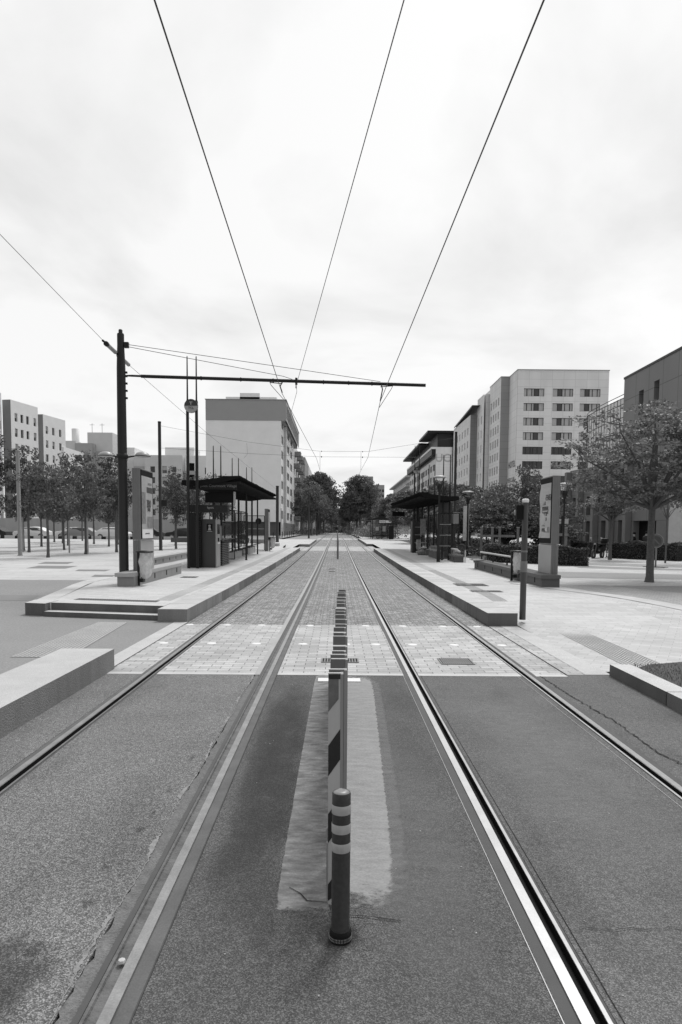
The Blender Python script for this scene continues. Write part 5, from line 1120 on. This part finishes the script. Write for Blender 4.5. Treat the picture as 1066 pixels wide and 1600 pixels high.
for r in range(9):
    zt=29.5-2.775*r
    for c in range(4): a=1.2+c*2.1; op.append((a,a+1.1,zt-1.6-z0,zt-z0,'light'))
facade(hb,33.38,148,z0,ANG,10,32.3,op,HOT,.25); bbox(hb,33.8,35.3,138.3,158,z0,33.1,HOT,'core_wall'); MB().m(GREYL).box(33.3-42,35.1-42,137.9-132,148-132,33.2-.9,33.33-.9).build('roof_edge',hb)
op=[]
for r in range(8):
    for c in range(2): a=1.2+c*3; op.append((a,a+.8,27.5-3.1*r-1.7-z0,27.5-3.1*r-z0,'plain'))
facade(hb,32.2,155,z0,ANG,7,31,op,HOT,.25); bbox(hb,32.6,33.9,148.3,156,z0,31.9,HOT,'core_wall')
# sign lettering on the side wall
text('HOTEL',1.7,INK,(35.02-42,134.6-132,15.4-.9),(PI/2,0,-PI/2),hb); text('MERCURE',1.25,INK,(35.02-42,135-132,12.4-.9),(PI/2,0,-PI/2),hb)
h2=empty('grey_tower_building','long pale block with grey end wall and small bright windows left of the hotel','building',(30.4,155,.9))
facade(h2,30.4,155,z0,0,2.0,27.8,[],HOTD2,.2); op=[]
for r in range(8):
    for c in range(6): a=1.5+c*3.4; zt=26.2-3.05*r; op.append((a,a+1.2,zt-1.6-z0,zt-z0,'light'))
facade(h2,30.38,177,z0,ANG,22,27.8,op,HOT,.2); bbox(h2,30.8,45,155.3,177,z0,28.65,HOT,'core_wall')
m_=MB().m(DARK2); m_.add([(0-.3,-3,29.4),(0-.3,20,28.1),(3,20,28.1),(3,-3,29.4),(0-.3,-3,29.0),(0-.3,20,27.7)],[(0,1,2,3),(0,4,5,1)]); m_.build('roof',h2)
# office block with deep dark eaves
ob=empty('office_building','white office block with dark overhanging roof and big relief letters','building',(29.1,200,1.2)); z0=1.2
WP=panelled('white_panels',.70,1.2,.8,.02,.03,.85)
facade(ob,29.1,200,z0,0,4.8,25.9,[],WP,.2); op=[]
for c in range(12):
    for r in range(6): a=1.5+(11-c)*5.7; zt=22.3-3.4*r; op.append((a,a+3.8,zt-1.9-z0,zt-z0,'double'))
facade(ob,29.08,270,z0,ANG,70,22.6,op,WP,.3); bbox(ob,29.6,45,200.4,270,z0,27.0,CONC,'core_wall')
m_=MB().m(WHITE).box(-1.3,.2,-.02,70,25.3,25.9); m_.build('parapet',ob); bbox(ob,29.6,44,200.5,270,27.0,31.1,DARK2,'roof_storey')
MB().m(DARK).box(-2.6,6.2,-1.2,20,29.9,30.5).build('eaves',ob); MB().m(DARK).box(-2.6,7.5,20,72,29.0,29.6).build('eaves',ob); MB().m(DARK).box(-1.2,-.03,0,70,23.6,25.3).build('soffit',ob)
text('UCE',3.2,mat('relief',.42,.7),(2.9,-.05,22.6),(PI/2,0,0),ob,bold=True)
MB().m(DARK2).box(4.82,5.5,-.5,1.5,0,30.2).build('corner_pier',ob); 
tb=empty('terraced_building','terraced apartment block with balconies stepping back beyond the office block','building',(31,285,1.3)); z0=1.3
for k in range(4): bbox(tb,31+k*.0,44,285+k*9,290+k*30,z0,30-k*.3,WP,'wall') if k==0 else None
bbox(tb,31,44,290,380,z0,26,WP,'wall')
m_=MB().m(DARK2)
for r in range(6): m_.box(-.1,.0,5,95,6+r*4-1.3,6.9+r*4-.6)
m_.build('window_band',tb); m_=MB().m(CONC_L)
for r in range(6): m_.box(-2.2,0,5,95,5.4+r*4-1.3,6.+r*4-1.3)
m_.build('balcony',tb); bbox(tb,33,35,286,288,29.5,33,DARK2,'chimney')
# far tower
ft=empty('far_tower_block','distant grey tower block above the avenue trees right of centre','building',(22,430,1.5))
op=[(2.2+c*2.6,4.2+c*2.6,3+r*3.1,4.6+r*3.1,'plain') for r in range(8) for c in range(3)]
facade(ft,22.5,430,1.5,0,9.5,29,op,mat('tower_wall',.36,.9,.05,.3),.2); bbox(ft,15.5,22.5,430,445,1.5,35.5,mat('tower_wall2',.30,.9,.05,.3)); bbox(ft,22.6,32,430.3,445,1.5,30.4,mat('tower_wall',.36))
fl=empty('far_low_block','distant low flat block below the tower block','building',(27,380,1.5)); bbox(fl,21,36,380,392,1.5,20,mat('tower_wall2',.30)); 
# concrete building on the right
cbd=empty('concrete_building','large grey concrete building with slit windows at the right edge','building',(24.5,58,.4)); z0=.36
op=[(2.9,3.75,11.05,13.0,'void'),(5.5,6.35,11.05,13.2,'void'),(5.6,6.3,6.4,8.4,'void'),(10.9,19,2.0,12.5,'void')]
facade(cbd,24.5,58,z0,ANG,24,14.6,op,CBL,.9); m_=MB().m(GLD).box(.86,.9,-19,-10.9,2,12.5); m_.build('glazing',cbd); m_=MB().m(DARK)
for k in range(6): m_.box(.7,.84,-19,-10.9,2.+k*2.1,2.1+k*2.1)
for k in range(6): m_.box(.7,.84,-11-k*1.4,-10.93-k*1.4,2.1,12.5)
m_.build('glazing_bars',cbd); bbox(cbd,25.45,48,34,57.9,z0,14.9,CBL,'core_wall'); MB().m(DARK2).box(-.05,1.2,-24,.05,14.55,14.72).build('roof_edge',cbd)
facade(cbd,24.5,58,z0,0,.01+24,14.6,[],CBL,.1) if False else None
# curved glass drum
gd=empty('glass_drum_building','curved glass curtain wall building with dark mullion grid','building',(27,62,.4))
pts=[(23.97,57.95),(23.97,60),(24.0,62.5),(24.08,65),(24.2,66.6),(24.5,68),(25.3,69.2),(26.8,70),(29,70.4)]
mg=MB().m(mat('mirror_glass',.62,.3,.12,.5,spec=.2)); mg2=MB().m(mat('mirror_glass_shaded',.10,.08,.3,.6)); mf=MB().m(DARK)  # reflected sky and the shaded side are put into the pane colours
def lerp2(P,n):
    out=[]
    L=[0]
    for a,b in zip(P,P[1:]): L.append(L[-1]+math.dist(a,b))
    for i in range(n+1):
        t=L[-1]*i/n; k=max(j for j in range(len(L)) if L[j]<=t+1e-9); k=min(k,len(P)-2); s_=(t-L[k])/(L[k+1]-L[k]); out.append((P[k][0]+(P[k+1][0]-P[k][0])*s_,P[k][1]+(P[k+1][1]-P[k][1])*s_))
    return out
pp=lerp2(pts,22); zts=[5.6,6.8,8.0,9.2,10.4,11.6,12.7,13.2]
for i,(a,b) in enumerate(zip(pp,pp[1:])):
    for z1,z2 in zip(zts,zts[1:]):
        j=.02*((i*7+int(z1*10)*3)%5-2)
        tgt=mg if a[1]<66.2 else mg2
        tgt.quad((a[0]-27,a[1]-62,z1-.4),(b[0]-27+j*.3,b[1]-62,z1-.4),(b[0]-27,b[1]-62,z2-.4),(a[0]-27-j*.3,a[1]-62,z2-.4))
    mf.tube([(a[0]-27,a[1]-62,5.2),(a[0]-27,a[1]-62,12.85)],.032,4)
for z1 in zts+[13.5]: mf.tube([(x-27,y-62,z1-.4) for x,y in pp],.035,4)
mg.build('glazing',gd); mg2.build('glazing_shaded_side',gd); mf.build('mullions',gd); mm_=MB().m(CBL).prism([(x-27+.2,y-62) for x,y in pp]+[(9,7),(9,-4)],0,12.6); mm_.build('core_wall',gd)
# low arcade building in front
lb_=empty('arcade_building','low grey building with tall recessed bays at the foot of the glass drum','building',(21,62,.4)); z0=.4
a_=math.atan2(-9.5,1.35); L=20.
op=[]
for k,(u0,u1) in enumerate([(.6,1.9),(3.1,4.7),(5.6,7.2),(8.2,9.6)]):
    op+=[(u0,u1,5.2,6.5,'double'),(u0,u1,3.0,4.6,'double'),(u0,u1,0.05,2.5,'plain' if k!=1 else 'void')]
op+=[(10.3,13.2,.05,2.4,'void')]
facade(lb_,21,62,z0,a_,L,7.05,op,panelled('arcade_stone',.2,2.4,2.4,.05,.03,.7),.5); 
m_=MB().m(mat('arcade_stone_plain',.19,.8,.1,.6))
for u in (.1,2.3,4.9,7.4,9.8): x=21+u*math.cos(a_); y=62+u*math.sin(a_); m_.box(x-21-.45,x-21-.0,y-62-.28,y-62+.28,0,6.9)
m_.build('pillars',lb_); m_=MB().m(CBL).prism([(.6,.2),(3.2,-19),(14,-19),(8,4)],0,7.0); m_.build('core_wall',lb_)
facade(lb_,21.2,62.05,z0,0,8,7.0,[],MATS['arcade_stone_plain'],.1)
pw=empty('pale_wall_panel','pale rendered wall section with a framed notice on the right','wall',(21.6,44.5,.3)); MB().m(CONC_L).add([(0,0,0),(1.5,-2.3,0),(1.5,-2.3,4.3),(0,0,4.3),(.4,.2,0),(1.9,-2.1,0),(1.9,-2.1,4.3),(.4,.2,4.3)],[(0,1,2,3),(4,7,6,5),(3,2,6,7),(0,3,7,4),(1,5,6,2)]).build('wall',pw)
MB().m(CONC_D).box(1.55,2.2,-3.2,-2.4,0,4.3).build('pier',pw); MB().m(DARK).box(1.5,1.545,-3.1,-2.6,1.0,2.2).build('notice_frame',pw)
# left white block
wb=empty('white_block','tall white block with blank end wall and grey top band on the left','building',(-16,120,.9)); z0=.9
bbox(wb,-23.0,-10.35,120,155,z0+2.7,21.6,BODYW,'end_wall'); bbox(wb,-10.35,-9.985,120,120.9,z0+2.7,21.58,BODYW,'end_wall'); bbox(wb,-22.9,-10.6,120.4,155,z0-.2,z0+2.7,CONC_D,'ground_floor')
gb=mat('grey_band',.32,.85,.04,.5); bbox(wb,-23.0,-9.45,119.9,160,21.62,25.2,gb,'top_band'); bbox(wb,-9.45,-9.085,119.9,120.6,21.62,25.19,gb,'top_band'); MB().m(GREYL).box(-23.1+16,-9.0+16,-.2,40,24.3,24.4).build('roof_edge',wb)
for x0,x1,z1 in ((-20,-11,1.0),(-17.5,-14,1.7)): bbox(wb,x0,x1,123,130,25.3,25.3+z1,BODYW,'roof_hut')
op=[]
for r in range(7):
    z=3.3+r*2.72
    op+=[(1.2,5.2,z,z+1.5,'double'),(6.3,12.5,z,z+1.5,'double'),(15,21,z,z+1.5,'double'),(24,30,z,z+1.5,'double')]
facade(wb,-9.98,120.02,z0,PI/2,34.9,20.7,op,WP,.25); op=[(1+k*3.2,3.4+k*3.2,.5,2.9,'double') for k in range(11)]
facade(wb,-9.08,120.0,21.62,PI/2,39.9,3.57,op,gb,.25); MB().m(mat('pilaster',.5)).box(6.03,6.5,6.4,7.2,2.7,20.6).build('pilaster',wb)
b3=empty('balcony_block','pale block with rounded projecting balconies behind the white block','building',(-10,158,1.1)); bbox(b3,-22,-10.5,158,188,1.1,22.5,WP,'wall')
for r in range(6):
    m_=MB().m(mat('balcony_front',.2,.6,.1,2))
    for k in range(3): y=2+k*9+(r%2)*3; m_.box(-.2,1.3,y,y+3.6,3.4+r*3.05,4.4+r*3.05)
    m_.build('balcony',b3)
op=[(1+k*4.2,2.6+k*4.2,2+r*3.05,3.6+r*3.05,'plain') for r in range(6) for k in range(6)]
facade(b3,-10.15,158.1,1.1,PI/2,29.8,21.3,op,WP,.2)
b4=empty('far_grey_block','narrow grey block receding beyond the balconies on the left','building',(-10,192,1.2)); bbox(b4,-20,-9.0,192,330,1.2,22.6,mat('far_wall',.30,.9,.06,.3),'wall'); MB().m(WP).box(1.01,1.1,20,138,8,21).build('cladding',b4)
# fence of slats below the white block facade
fe=empty('slat_fence','tall slatted fence along the foot of the white block','fence',(-9.3,121,.85)); m_=MB().m(GREY)
for k in range(60): m_.box(-.03,.03,k*.5,k*.5+.3,0,2.6)
m_.build('slats',fe)
for k in range(9):
    x,y=(-7.8+.05*k,84+k*4.); o=tag(MB().m(DARK).tube([(0,0,0),(0,0,1.05)],.05,6).build('bollard',loc=(x,y,gz(y)+.02)),'slim dark bollard in the row before the white block','bollard','bollards before the white block')
pole('street_sign_post',-7.5,92,4.2,.07,GREYL,'pale street lamp post with short arm before the white block',off=.0)
# small box at far platform and stone ledges
tag(MB().m(CONC).box(-.5,.5,-.6,.6,0,.25).build('stone_block',loc=(-5.3,57,gz(57)+.23),bevel=.02),'small stone block on the left platform near the far kerb','block')
tag(MB().m(CONC).box(-1.2,.6,-1.5,1.5,0,.4).build('stone_ledge',loc=(-7.0,66,gz(66)+.2),bevel=.02),'pale stone ledge on the left beyond the platform end','ledge')
# left apartment buildings
def aparts(label,x,y,rz,w,h,dark_w,rows,cols,dx0,mt,z0=.9,vt=2.2,step=2.75,styles=('plain','shut')):
    root=empty('apartment_building',label,'building',(x,y,z0),rz); rr=random.Random(int(abs(x)*10)); op=[]
    for r in range(rows):
        for (a,b) in cols: op.append((a,b,h-vt-r*step-1.5,h-vt-r*step,rr.choice(styles)))
    # facade local +x runs away from the camera; face towards +X side
    us=facade(root,x,y,z0,0,w,h,op,mt,.3)
    us.location=(0,0,0)
    for c in kids(root):
        if c is not us: pass
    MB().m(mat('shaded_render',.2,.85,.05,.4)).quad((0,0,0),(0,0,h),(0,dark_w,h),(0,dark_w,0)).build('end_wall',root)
    MB().m(mt).add([(0,dark_w,h),(w,dark_w,h),(w,0,h),(0,0,h),(w,0,0),(w,dark_w,0)],[(0,1,2,3),(3,2,4) if False else (2,1,5,4)]).build('roof',root)
    return root
RD=mat('render_pale',.75,.85,.05,.5); RD2=mat('render_grey',.6,.85,.05,.5); RD3=mat('render_mid',.38,.85,.05,.5)
for c in (0,): pass
rzA=PI/2-math.radians(10.8)
# (facade() adds in root-local space when the root is rotated: offsets are zero because x,y match the root)
aparts('apartment block at the left edge with white and grey rendered storeys',-57.3,120,rzA,7.6,24.3,1.6,8,[(1.0,1.8),(2.6,3.4),(4.2,5.0),(6.3,7.1)],0,RD)
aparts('lower apartment block second from the left picture edge',-57.3,133,rzA,7.4,24.0,1.7,8,[(.8,1.6),(2.9,3.7),(5.2,6.0)],0,RD,step=2.8)
aparts('apartment block cut by the left picture edge',-59.6,114,rzA,5.5,25.3,1.6,8,[(3.0,3.8),(4.5,5.2)],0,RD)
mbx=empty('apartment_wing','small white penthouse wing behind the left apartment blocks','building',(-57,142,.9)); bbox(mbx,-58,-55,139,150,.9,18.5,RD,'wall'); 
lbB=empty('grey_house_block','grey stepped block with a round chimney left of the big tram pole','building',(-62,170,1)); z0=1
bbox(lbB,-69.5,-65.2,170,180,z0,24.2,RD2,'wall'); facade(lbB,-65.2,169.5,z0,0,4.3,22.6,[(1.2,1.8,18.6,19.4),(2.9,3.9,18.2,19.8),(1.2,1.8,15.8,16.4),(2.9,3.9,15.3,16.8),(2.9,3.9,12.4,13.9)],RD3,.2)
bbox(lbB,-65.2,-60.9,170.2,180,z0,23.6,RD3,'rear_wall'); bbox(lbB,-63,-56.8,172,182,z0,26.6,RD2,'tower'); facade(lbB,-60.9,171.5,z0,0,3.,20.8,[(.6,2.2,17.2,19.2,'void'),(.6,1.8,14.4,16,'void'),(.6,1.8,11.6,13.2,'void')],RD3,.6)
MB().m(RD).lathe([(.9,22),(.9,26.6),(.7,26.6)],(-66.3+62,3,0),16).build('chimney',lbB)
for x in (-62.5,-60): MB().m(WIRE).tube([(x+62,4,25.6),(x+62,4,28.2)],.05,4).tube([(x+61.4,4,27.8),(x+62.6,4,27.8)],.04,4).build('aerial',lbB)
lbC=empty('pale_house_block','pale apartment block with balconies between tram pole and white block','building',(-45,180,1)); z0=1
bbox(lbC,-58,-53.5,182,190,z0,24.2,RD,'side_wing'); facade(lbC,-53.2,180,z0,0,2.9,18,[(.4,1.2,12.2,14.4),(1.5,2.3,12.2,14.4),(.4,1.2,9.4,11.6),(1.5,2.3,9.4,11.6)],RD3,.3)
op=[(1.5,2.7,16.4-2.85*r,18-2.85*r,'double') for r in range(5)]+[(4.6,5.8,16.2-2.85*r,18.1-2.85*r,'shut') for r in range(5)]+[(7.2,8.2,16.6-2.85*r,17.9-2.85*r,'plain') for r in range(5)]
facade(lbC,-50.3,179.8,z0,0,9.8,21,op,RD2,.25); bbox(lbC,-53.3,-40.5,180.3,192,z0,21.6,RD2,'rear_wall'); bbox(lbC,-46,-38.3,184,192,z0+18,24.6,RD,'set_back_storey')
facade(lbC,-40.4,182,z0,0,7,21.2,[(.8,2.6,14.+3*0,16.2,'void'),(.8,2.6,11,13.2,'void'),(.8,2.6,17.0,19.2,'void'),(5.3,6.2,16.2,18,'plain'),(5.3,6.2,13.2,15,'plain'),(5.3,6.2,10.2,12,'plain'),(5.3,6.2,7.2,9,'plain')],RD,.5)
for r in range(4): bbox(lbC,-40.3,-37.2,180.6,182,z0+10.2+r*2.9-2.9,z0+11.2+r*2.9-2.9,RD3,'balcony')
bbox(lbC,-40.4,-33.4,182.6,192,z0,22,RD,'rear_wall')
# long low wall, planter edging and parked cars beyond the plaza
lw=empty('long_low_wall','long pale wall beyond the parked cars at the back of the plaza','wall',(-40,96,.9)); bbox(lw,-62,-19,96,96.4,.7,3.4,CONC,'wall'); bbox(lw,-62,-19,90,90.3,.7,1.5,CONC_D,'ledge')
pe=empty('planter_edge','low kerb with dark gaps along the back edge of the plaza','kerb',(-30,76,.8)); m_=MB().m(CONC_L)
for k in range(22): m_.box(-18+k*1.6,-17+k*1.6,0,.3,-.1,.35)
m_.build('blocks',pe); MB().m(DARK2).box(-18,17,.31,.6,-.1,.3).build('gap_lining',pe)
lp=empty('plaza_ledge','dark low ledge behind the dark pole and the louvred cabinet','low wall',(-13,66,.6)); bbox(lp,-16,-8.5,66,66.5,.6,1.15,CONC_D,'ledge')
def car(x,y,z,rz,mt,label,s=1.):
    root=empty('parked_car',label,'car',(x,y,z),rz,'cars parked beyond the plaza'); root.scale=(s,s,s)
    prof=[(-2.05,.35),(-2.1,.7),(-1.95,.88),(-1.2,.98),(-.65,1.38),(.35,1.45),(1.15,1.36),(1.75,.98),(2.05,.9),(2.1,.45),(2.0,.3)]
    m_=MB().m(mt); n=len(prof); V=[]
    for yy,ins in ((-.85,0),(-.8,1),(.8,1),(.85,0)):
        for (a,b) in prof: V.append((a,yy*(1-(.12 if b>1.1 else 0)),b+(.015 if ins else 0)))
    fs=[tuple(range(n))[::-1],tuple(range(3*n,4*n))]+[(j*n+i,j*n+(i+1)%n,(j+1)*n+(i+1)%n,(j+1)*n+i) for j in range(3) for i in range(n)]
    m_.add(V,fs); m_.build('body',root,bevel=.03)
    g_=MB().m(GLD)
    for s_ in (-1,1): yy=s_*.79; g_.add([(-1.0,yy*1.03,1.0),(1.4,yy*1.03,1.0),(1.0,yy*.99,1.33),(-.6,yy*.99,1.34)],[(0,1,2,3)])
    g_.build('side_windows',root)
    for wx in (-1.3,1.3):
        for wy in (-.8,.8):
            w=MB().m(RUBBER).lathe([(.2,-.1),(.31,-.1),(.33,-.06),(.33,.06),(.31,.1),(.2,.1)],seg=20).build('wheel',root,loc=(wx,wy,.33)); w.rotation_euler=(PI/2,0,0)
            MB().m(GREYL).lathe([(.0001,-.08),(.19,-.1),(.21,-.08),(.21,.08),(.19,.1),(.0001,.08)],seg=16).build('rim',w)
    return root
car(-37.2,84,.7,0,WHITE,'white car parked at the far left beyond the plaza'); car(-33.0,86,.7,0,WHITE,'white car parked in the middle beyond the grove'); car(-27.4,84,.7,PI,WHITE,'white car parked just left of the big tram pole'); car(-24.0,86,.7,0,DARK2,'dark car parked behind the big tram pole'); car(-19.0,85,.7,0,DARK2,'dark car parked left of the dark pole on the plaza'); car(-39.8,79,.65,0,DARK2,'dark car parked at the left picture edge'); car(-31.5,98.2-14,.7,0,mat('car_grey',.25,.3,.03),'grey car parked behind the nearest plaza tree')
# ---------------------------------------------------------------- motorcycle
mc=empty('motorcycle','dark scooter parked by the hedge with its front towards the street','motorcycle',(15.1,39.4,gz(39.4)+.2),rz=-2.3)
for wx,nm in ((-.62,'rear_wheel'),(.68,'front_wheel')):
    w=MB().m(RUBBER).lathe([(.17,-.05),(.26,-.055),(.29,0),(.26,.055),(.17,.05)],seg=24).build(nm,mc,loc=(wx,0,.29)); w.rotation_euler=(PI/2,0,0); MB().m(STEEL).lathe([(.0001,-.03),(.06,-.04),(.17,-.03),(.17,.03),(.06,.04),(.0001,.03)],seg=16).build('rim',w)
m_=MB().m(DARK); prof=[(-.95,.62),(-.75,.42),(-.3,.34),(.2,.3),(.42,.36),(.5,.75),(.44,.95),(.36,.9),(.3,.5),(.1,.45),(-.1,.6),(-.3,.75),(-.9,.8)]
n=len(prof); V=[(a,yy,b) for yy in(-.15,.15) for a,b in prof]; m_.add(V,[tuple(range(n))[::-1],tuple(range(n,2*n))]+[(i,(i+1)%n,n+(i+1)%n,n+i) for i in range(n)]); m_.build('bodywork',mc,bevel=.04)
MB().m(BLACK).box(-.95,-.15,-.14,.14,.78,.87).build('saddle',mc,bevel=.04); MB().m(STEELD).tube([(.68,.09,.29),(.5,.08,.8),(.42,0,1.0)],.025,6).tube([(.68,-.09,.29),(.5,-.08,.8),(.42,0,1.0)],.025,6).build('fork',mc)
MB().m(DARK).tube([(.3,-.35,1.06),(.4,-.15,1.03),(.4,.15,1.03),(.3,.35,1.06)],.018,6).build('handlebar',mc); 
for s_ in(-1,1): MB().m(WHITE).lathe([(.0001,-.02),(.06,-.01),(.06,.02),(.0001,.03)],(.36,s_*.3,1.2),12).tube([(.36,s_*.3,1.19),(.34,s_*.25,1.04)],.008,4).build('mirror',mc)
MB().m(GREYL).lathe([(.0001,-.05),(.07,-.03),(.08,.03),(.0001,.05)],(.52,0,.86),14).build('headlight',mc); MB().m(GLW).add([(.5,-.18,1.0),(.5,.18,1.0),(.38,.14,1.4),(.38,-.14,1.4)],[(0,1,2,3)]).build('windscreen',mc); MB().m(DARK).box(-1.15,-.85,-.18,.18,.88,1.18).build('top_case',mc,bevel=.04)
MB().m(STEEL).tube([(-.1,-.17,.3),(-.5,-.19,.32),(-1.0,-.2,.38)],[.03,.05,.06],8).build('exhaust',mc)
# ---------------------------------------------------------------- people (skin-grown figures)
def person(x,y,z,rz,pose,label,shirt,skin=mat('skin',.32,.6,.05)):
    J=pose; names=list(J); idx={n:i for i,n in enumerate(names)}
    E=[('pelvis','waist'),('waist','chest'),('chest','neck'),('neck','jaw'),('jaw','crown'),('chest','shl'),('shl','ell'),('ell','wrl'),('wrl','hal'),('chest','shr'),('shr','elr'),('elr','wrr'),('wrr','har'),('pelvis','hil'),('hil','knl'),('knl','anl'),('anl','tol'),('pelvis','hir'),('hir','knr'),('knr','anr'),('anr','tor')]
    Rr=dict(pelvis=.15,waist=.13,chest=.15,neck=.055,jaw=.085,crown=.08,shl=.065,ell=.045,wrl=.03,hal=.028,shr=.065,elr=.045,wrr=.03,har=.028,hil=.095,knl=.065,anl=.045,tol=.035,hir=.095,knr=.065,anr=.045,tor=.035)
    me=bpy.data.meshes.new('person'); me.from_pydata([J[n] for n in names],[(idx[a],idx[b]) for a,b in E],[])
    o=bpy.data.objects.new('person',me); COL.objects.link(o); sk=o.modifiers.new('skin','SKIN'); ss=o.modifiers.new('sub','SUBSURF'); ss.levels=1; ss.render_levels=1
    for i,n in enumerate(names): o.data.skin_vertices[0].data[i].radius=(Rr[n],Rr[n]); o.data.skin_vertices[0].data[i].use_root=(n=='pelvis')
    bpy.context.view_layer.update(); dg=bpy.context.evaluated_depsgraph_get(); m2=bpy.data.meshes.new_from_object(o.evaluated_get(dg)); bpy.data.objects.remove(o)
    m2.materials.clear(); m2.materials.append(shirt); m2.materials.append(skin); m2.materials.append(DARK2); zn=J['neck'][2]; zp=J['pelvis'][2]
    for p in m2.polygons:
        c=p.center; p.use_smooth=True
        dl=min((Vector(J[k])-c).length for k in ('hal','har'))
        p.material_index=1 if (c.z>zn-.01 or dl<.06) else (2 if c.z<zp+.02 else 0)
    root=bpy.data.objects.new('person',m2); COL.objects.link(root); root.location=(x,y,z); root.rotation_euler=(0,0,rz); tag(root,label,'person')
    h=MB().m(BLACK); cz=Vector(J['crown']); h.lathe([(.098,-.07),(.105,-.02),(.09,.05),(.05,.09),(.0001,.10)],(cz.x,cz.y+.015,cz.z),14); h.build('hair',root)
    return root
SIT=dict(pelvis=(0,0,.52),waist=(0,.02,.68),chest=(0,0,.95),neck=(0,-.02,1.12),jaw=(0,-.05,1.2),crown=(0,-.04,1.32),shl=(.18,0,1.03),ell=(.24,-.08,.78),wrl=(.16,-.28,.68),hal=(.12,-.35,.67),shr=(-.18,0,1.03),elr=(-.24,-.08,.78),wrr=(-.16,-.28,.68),har=(-.12,-.35,.67),hil=(.1,-.05,.5),knl=(.13,-.45,.5),anl=(.13,-.45,.1),tol=(.14,-.58,.04),hir=(-.1,-.05,.5),knr=(-.13,-.45,.5),anr=(-.13,-.45,.1),tor=(-.14,-.58,.04))
person(20.5,47.0,.55,-2.0,SIT,'seated person in a dark top, left of the two behind the hedge',BLACK)
person(21.2,46.8,.6,2.2,SIT,'seated person in a dark jacket, right of the two behind the hedge',DARK2)
tag(MB().m(CONC_D).box(-.9,.9,-.3,.3,0,.45).build('bench',loc=(20.9,47.3,.55)),'low bench under the two seated people behind the hedge','bench')
# pigeon on the left platform
pg=MB().m(mat('pigeon_grey',.06,.6,.2,20)).lathe([(.0001,-.16),(.04,-.13),(.07,-.04),(.075,.03),(.05,.09),(.0001,.12)],seg=12)
pg=pg.build('pigeon',loc=(-3.9,51,gz(51)+.40)); pg.rotation_euler=(PI/2-.5,0,.9); tag(pg,'dark pigeon standing on the left platform near its far end','bird')
m_=MB().m(mat('pigeon_grey',.06)).lathe([(.0001,-.03),(.03,-.01),(.03,.02),(.0001,.04)],(0,.04,.13),10); m_.build('head',pg); MB().m(DARK2).tube([(.02,0,0),(.02,-.12,.03)],.006,4).tube([(-.02,0,0),(-.02,-.12,.03)],.006,4).build('legs',pg)
for nm,dx_,sx_,sz_ in (('hotel_building',-.95,1,.988),('grey_tower_building',-.65,1,.985),('office_building',-.6,1,.985),('concrete_building',-.56,1,.983),('white_block',.15,1,.971),('far_tower_block',0,.75,1.04),('grey_house_block',.9,1,.978),('pale_house_block',.1,1,.975)):
    o=bpy.data.objects[nm]; o.location.x+=dx_; o.scale=(sx_,1,sz_)
for nm in ('apartment_building','apartment_building.001','apartment_building.002'):
    o=bpy.data.objects[nm]; o.location.x+=.85; o.scale=(1,1,.958)
# unused source meshes for tree models are dropped
for k,(a,b) in MODELS.items():
    for o in (a,b):
        if not o.get('used'): bpy.data.objects.remove(o)
        elif 'used' in o: del o['used']
for o in bpy.data.objects:
    if 'used' in o: del o['used']
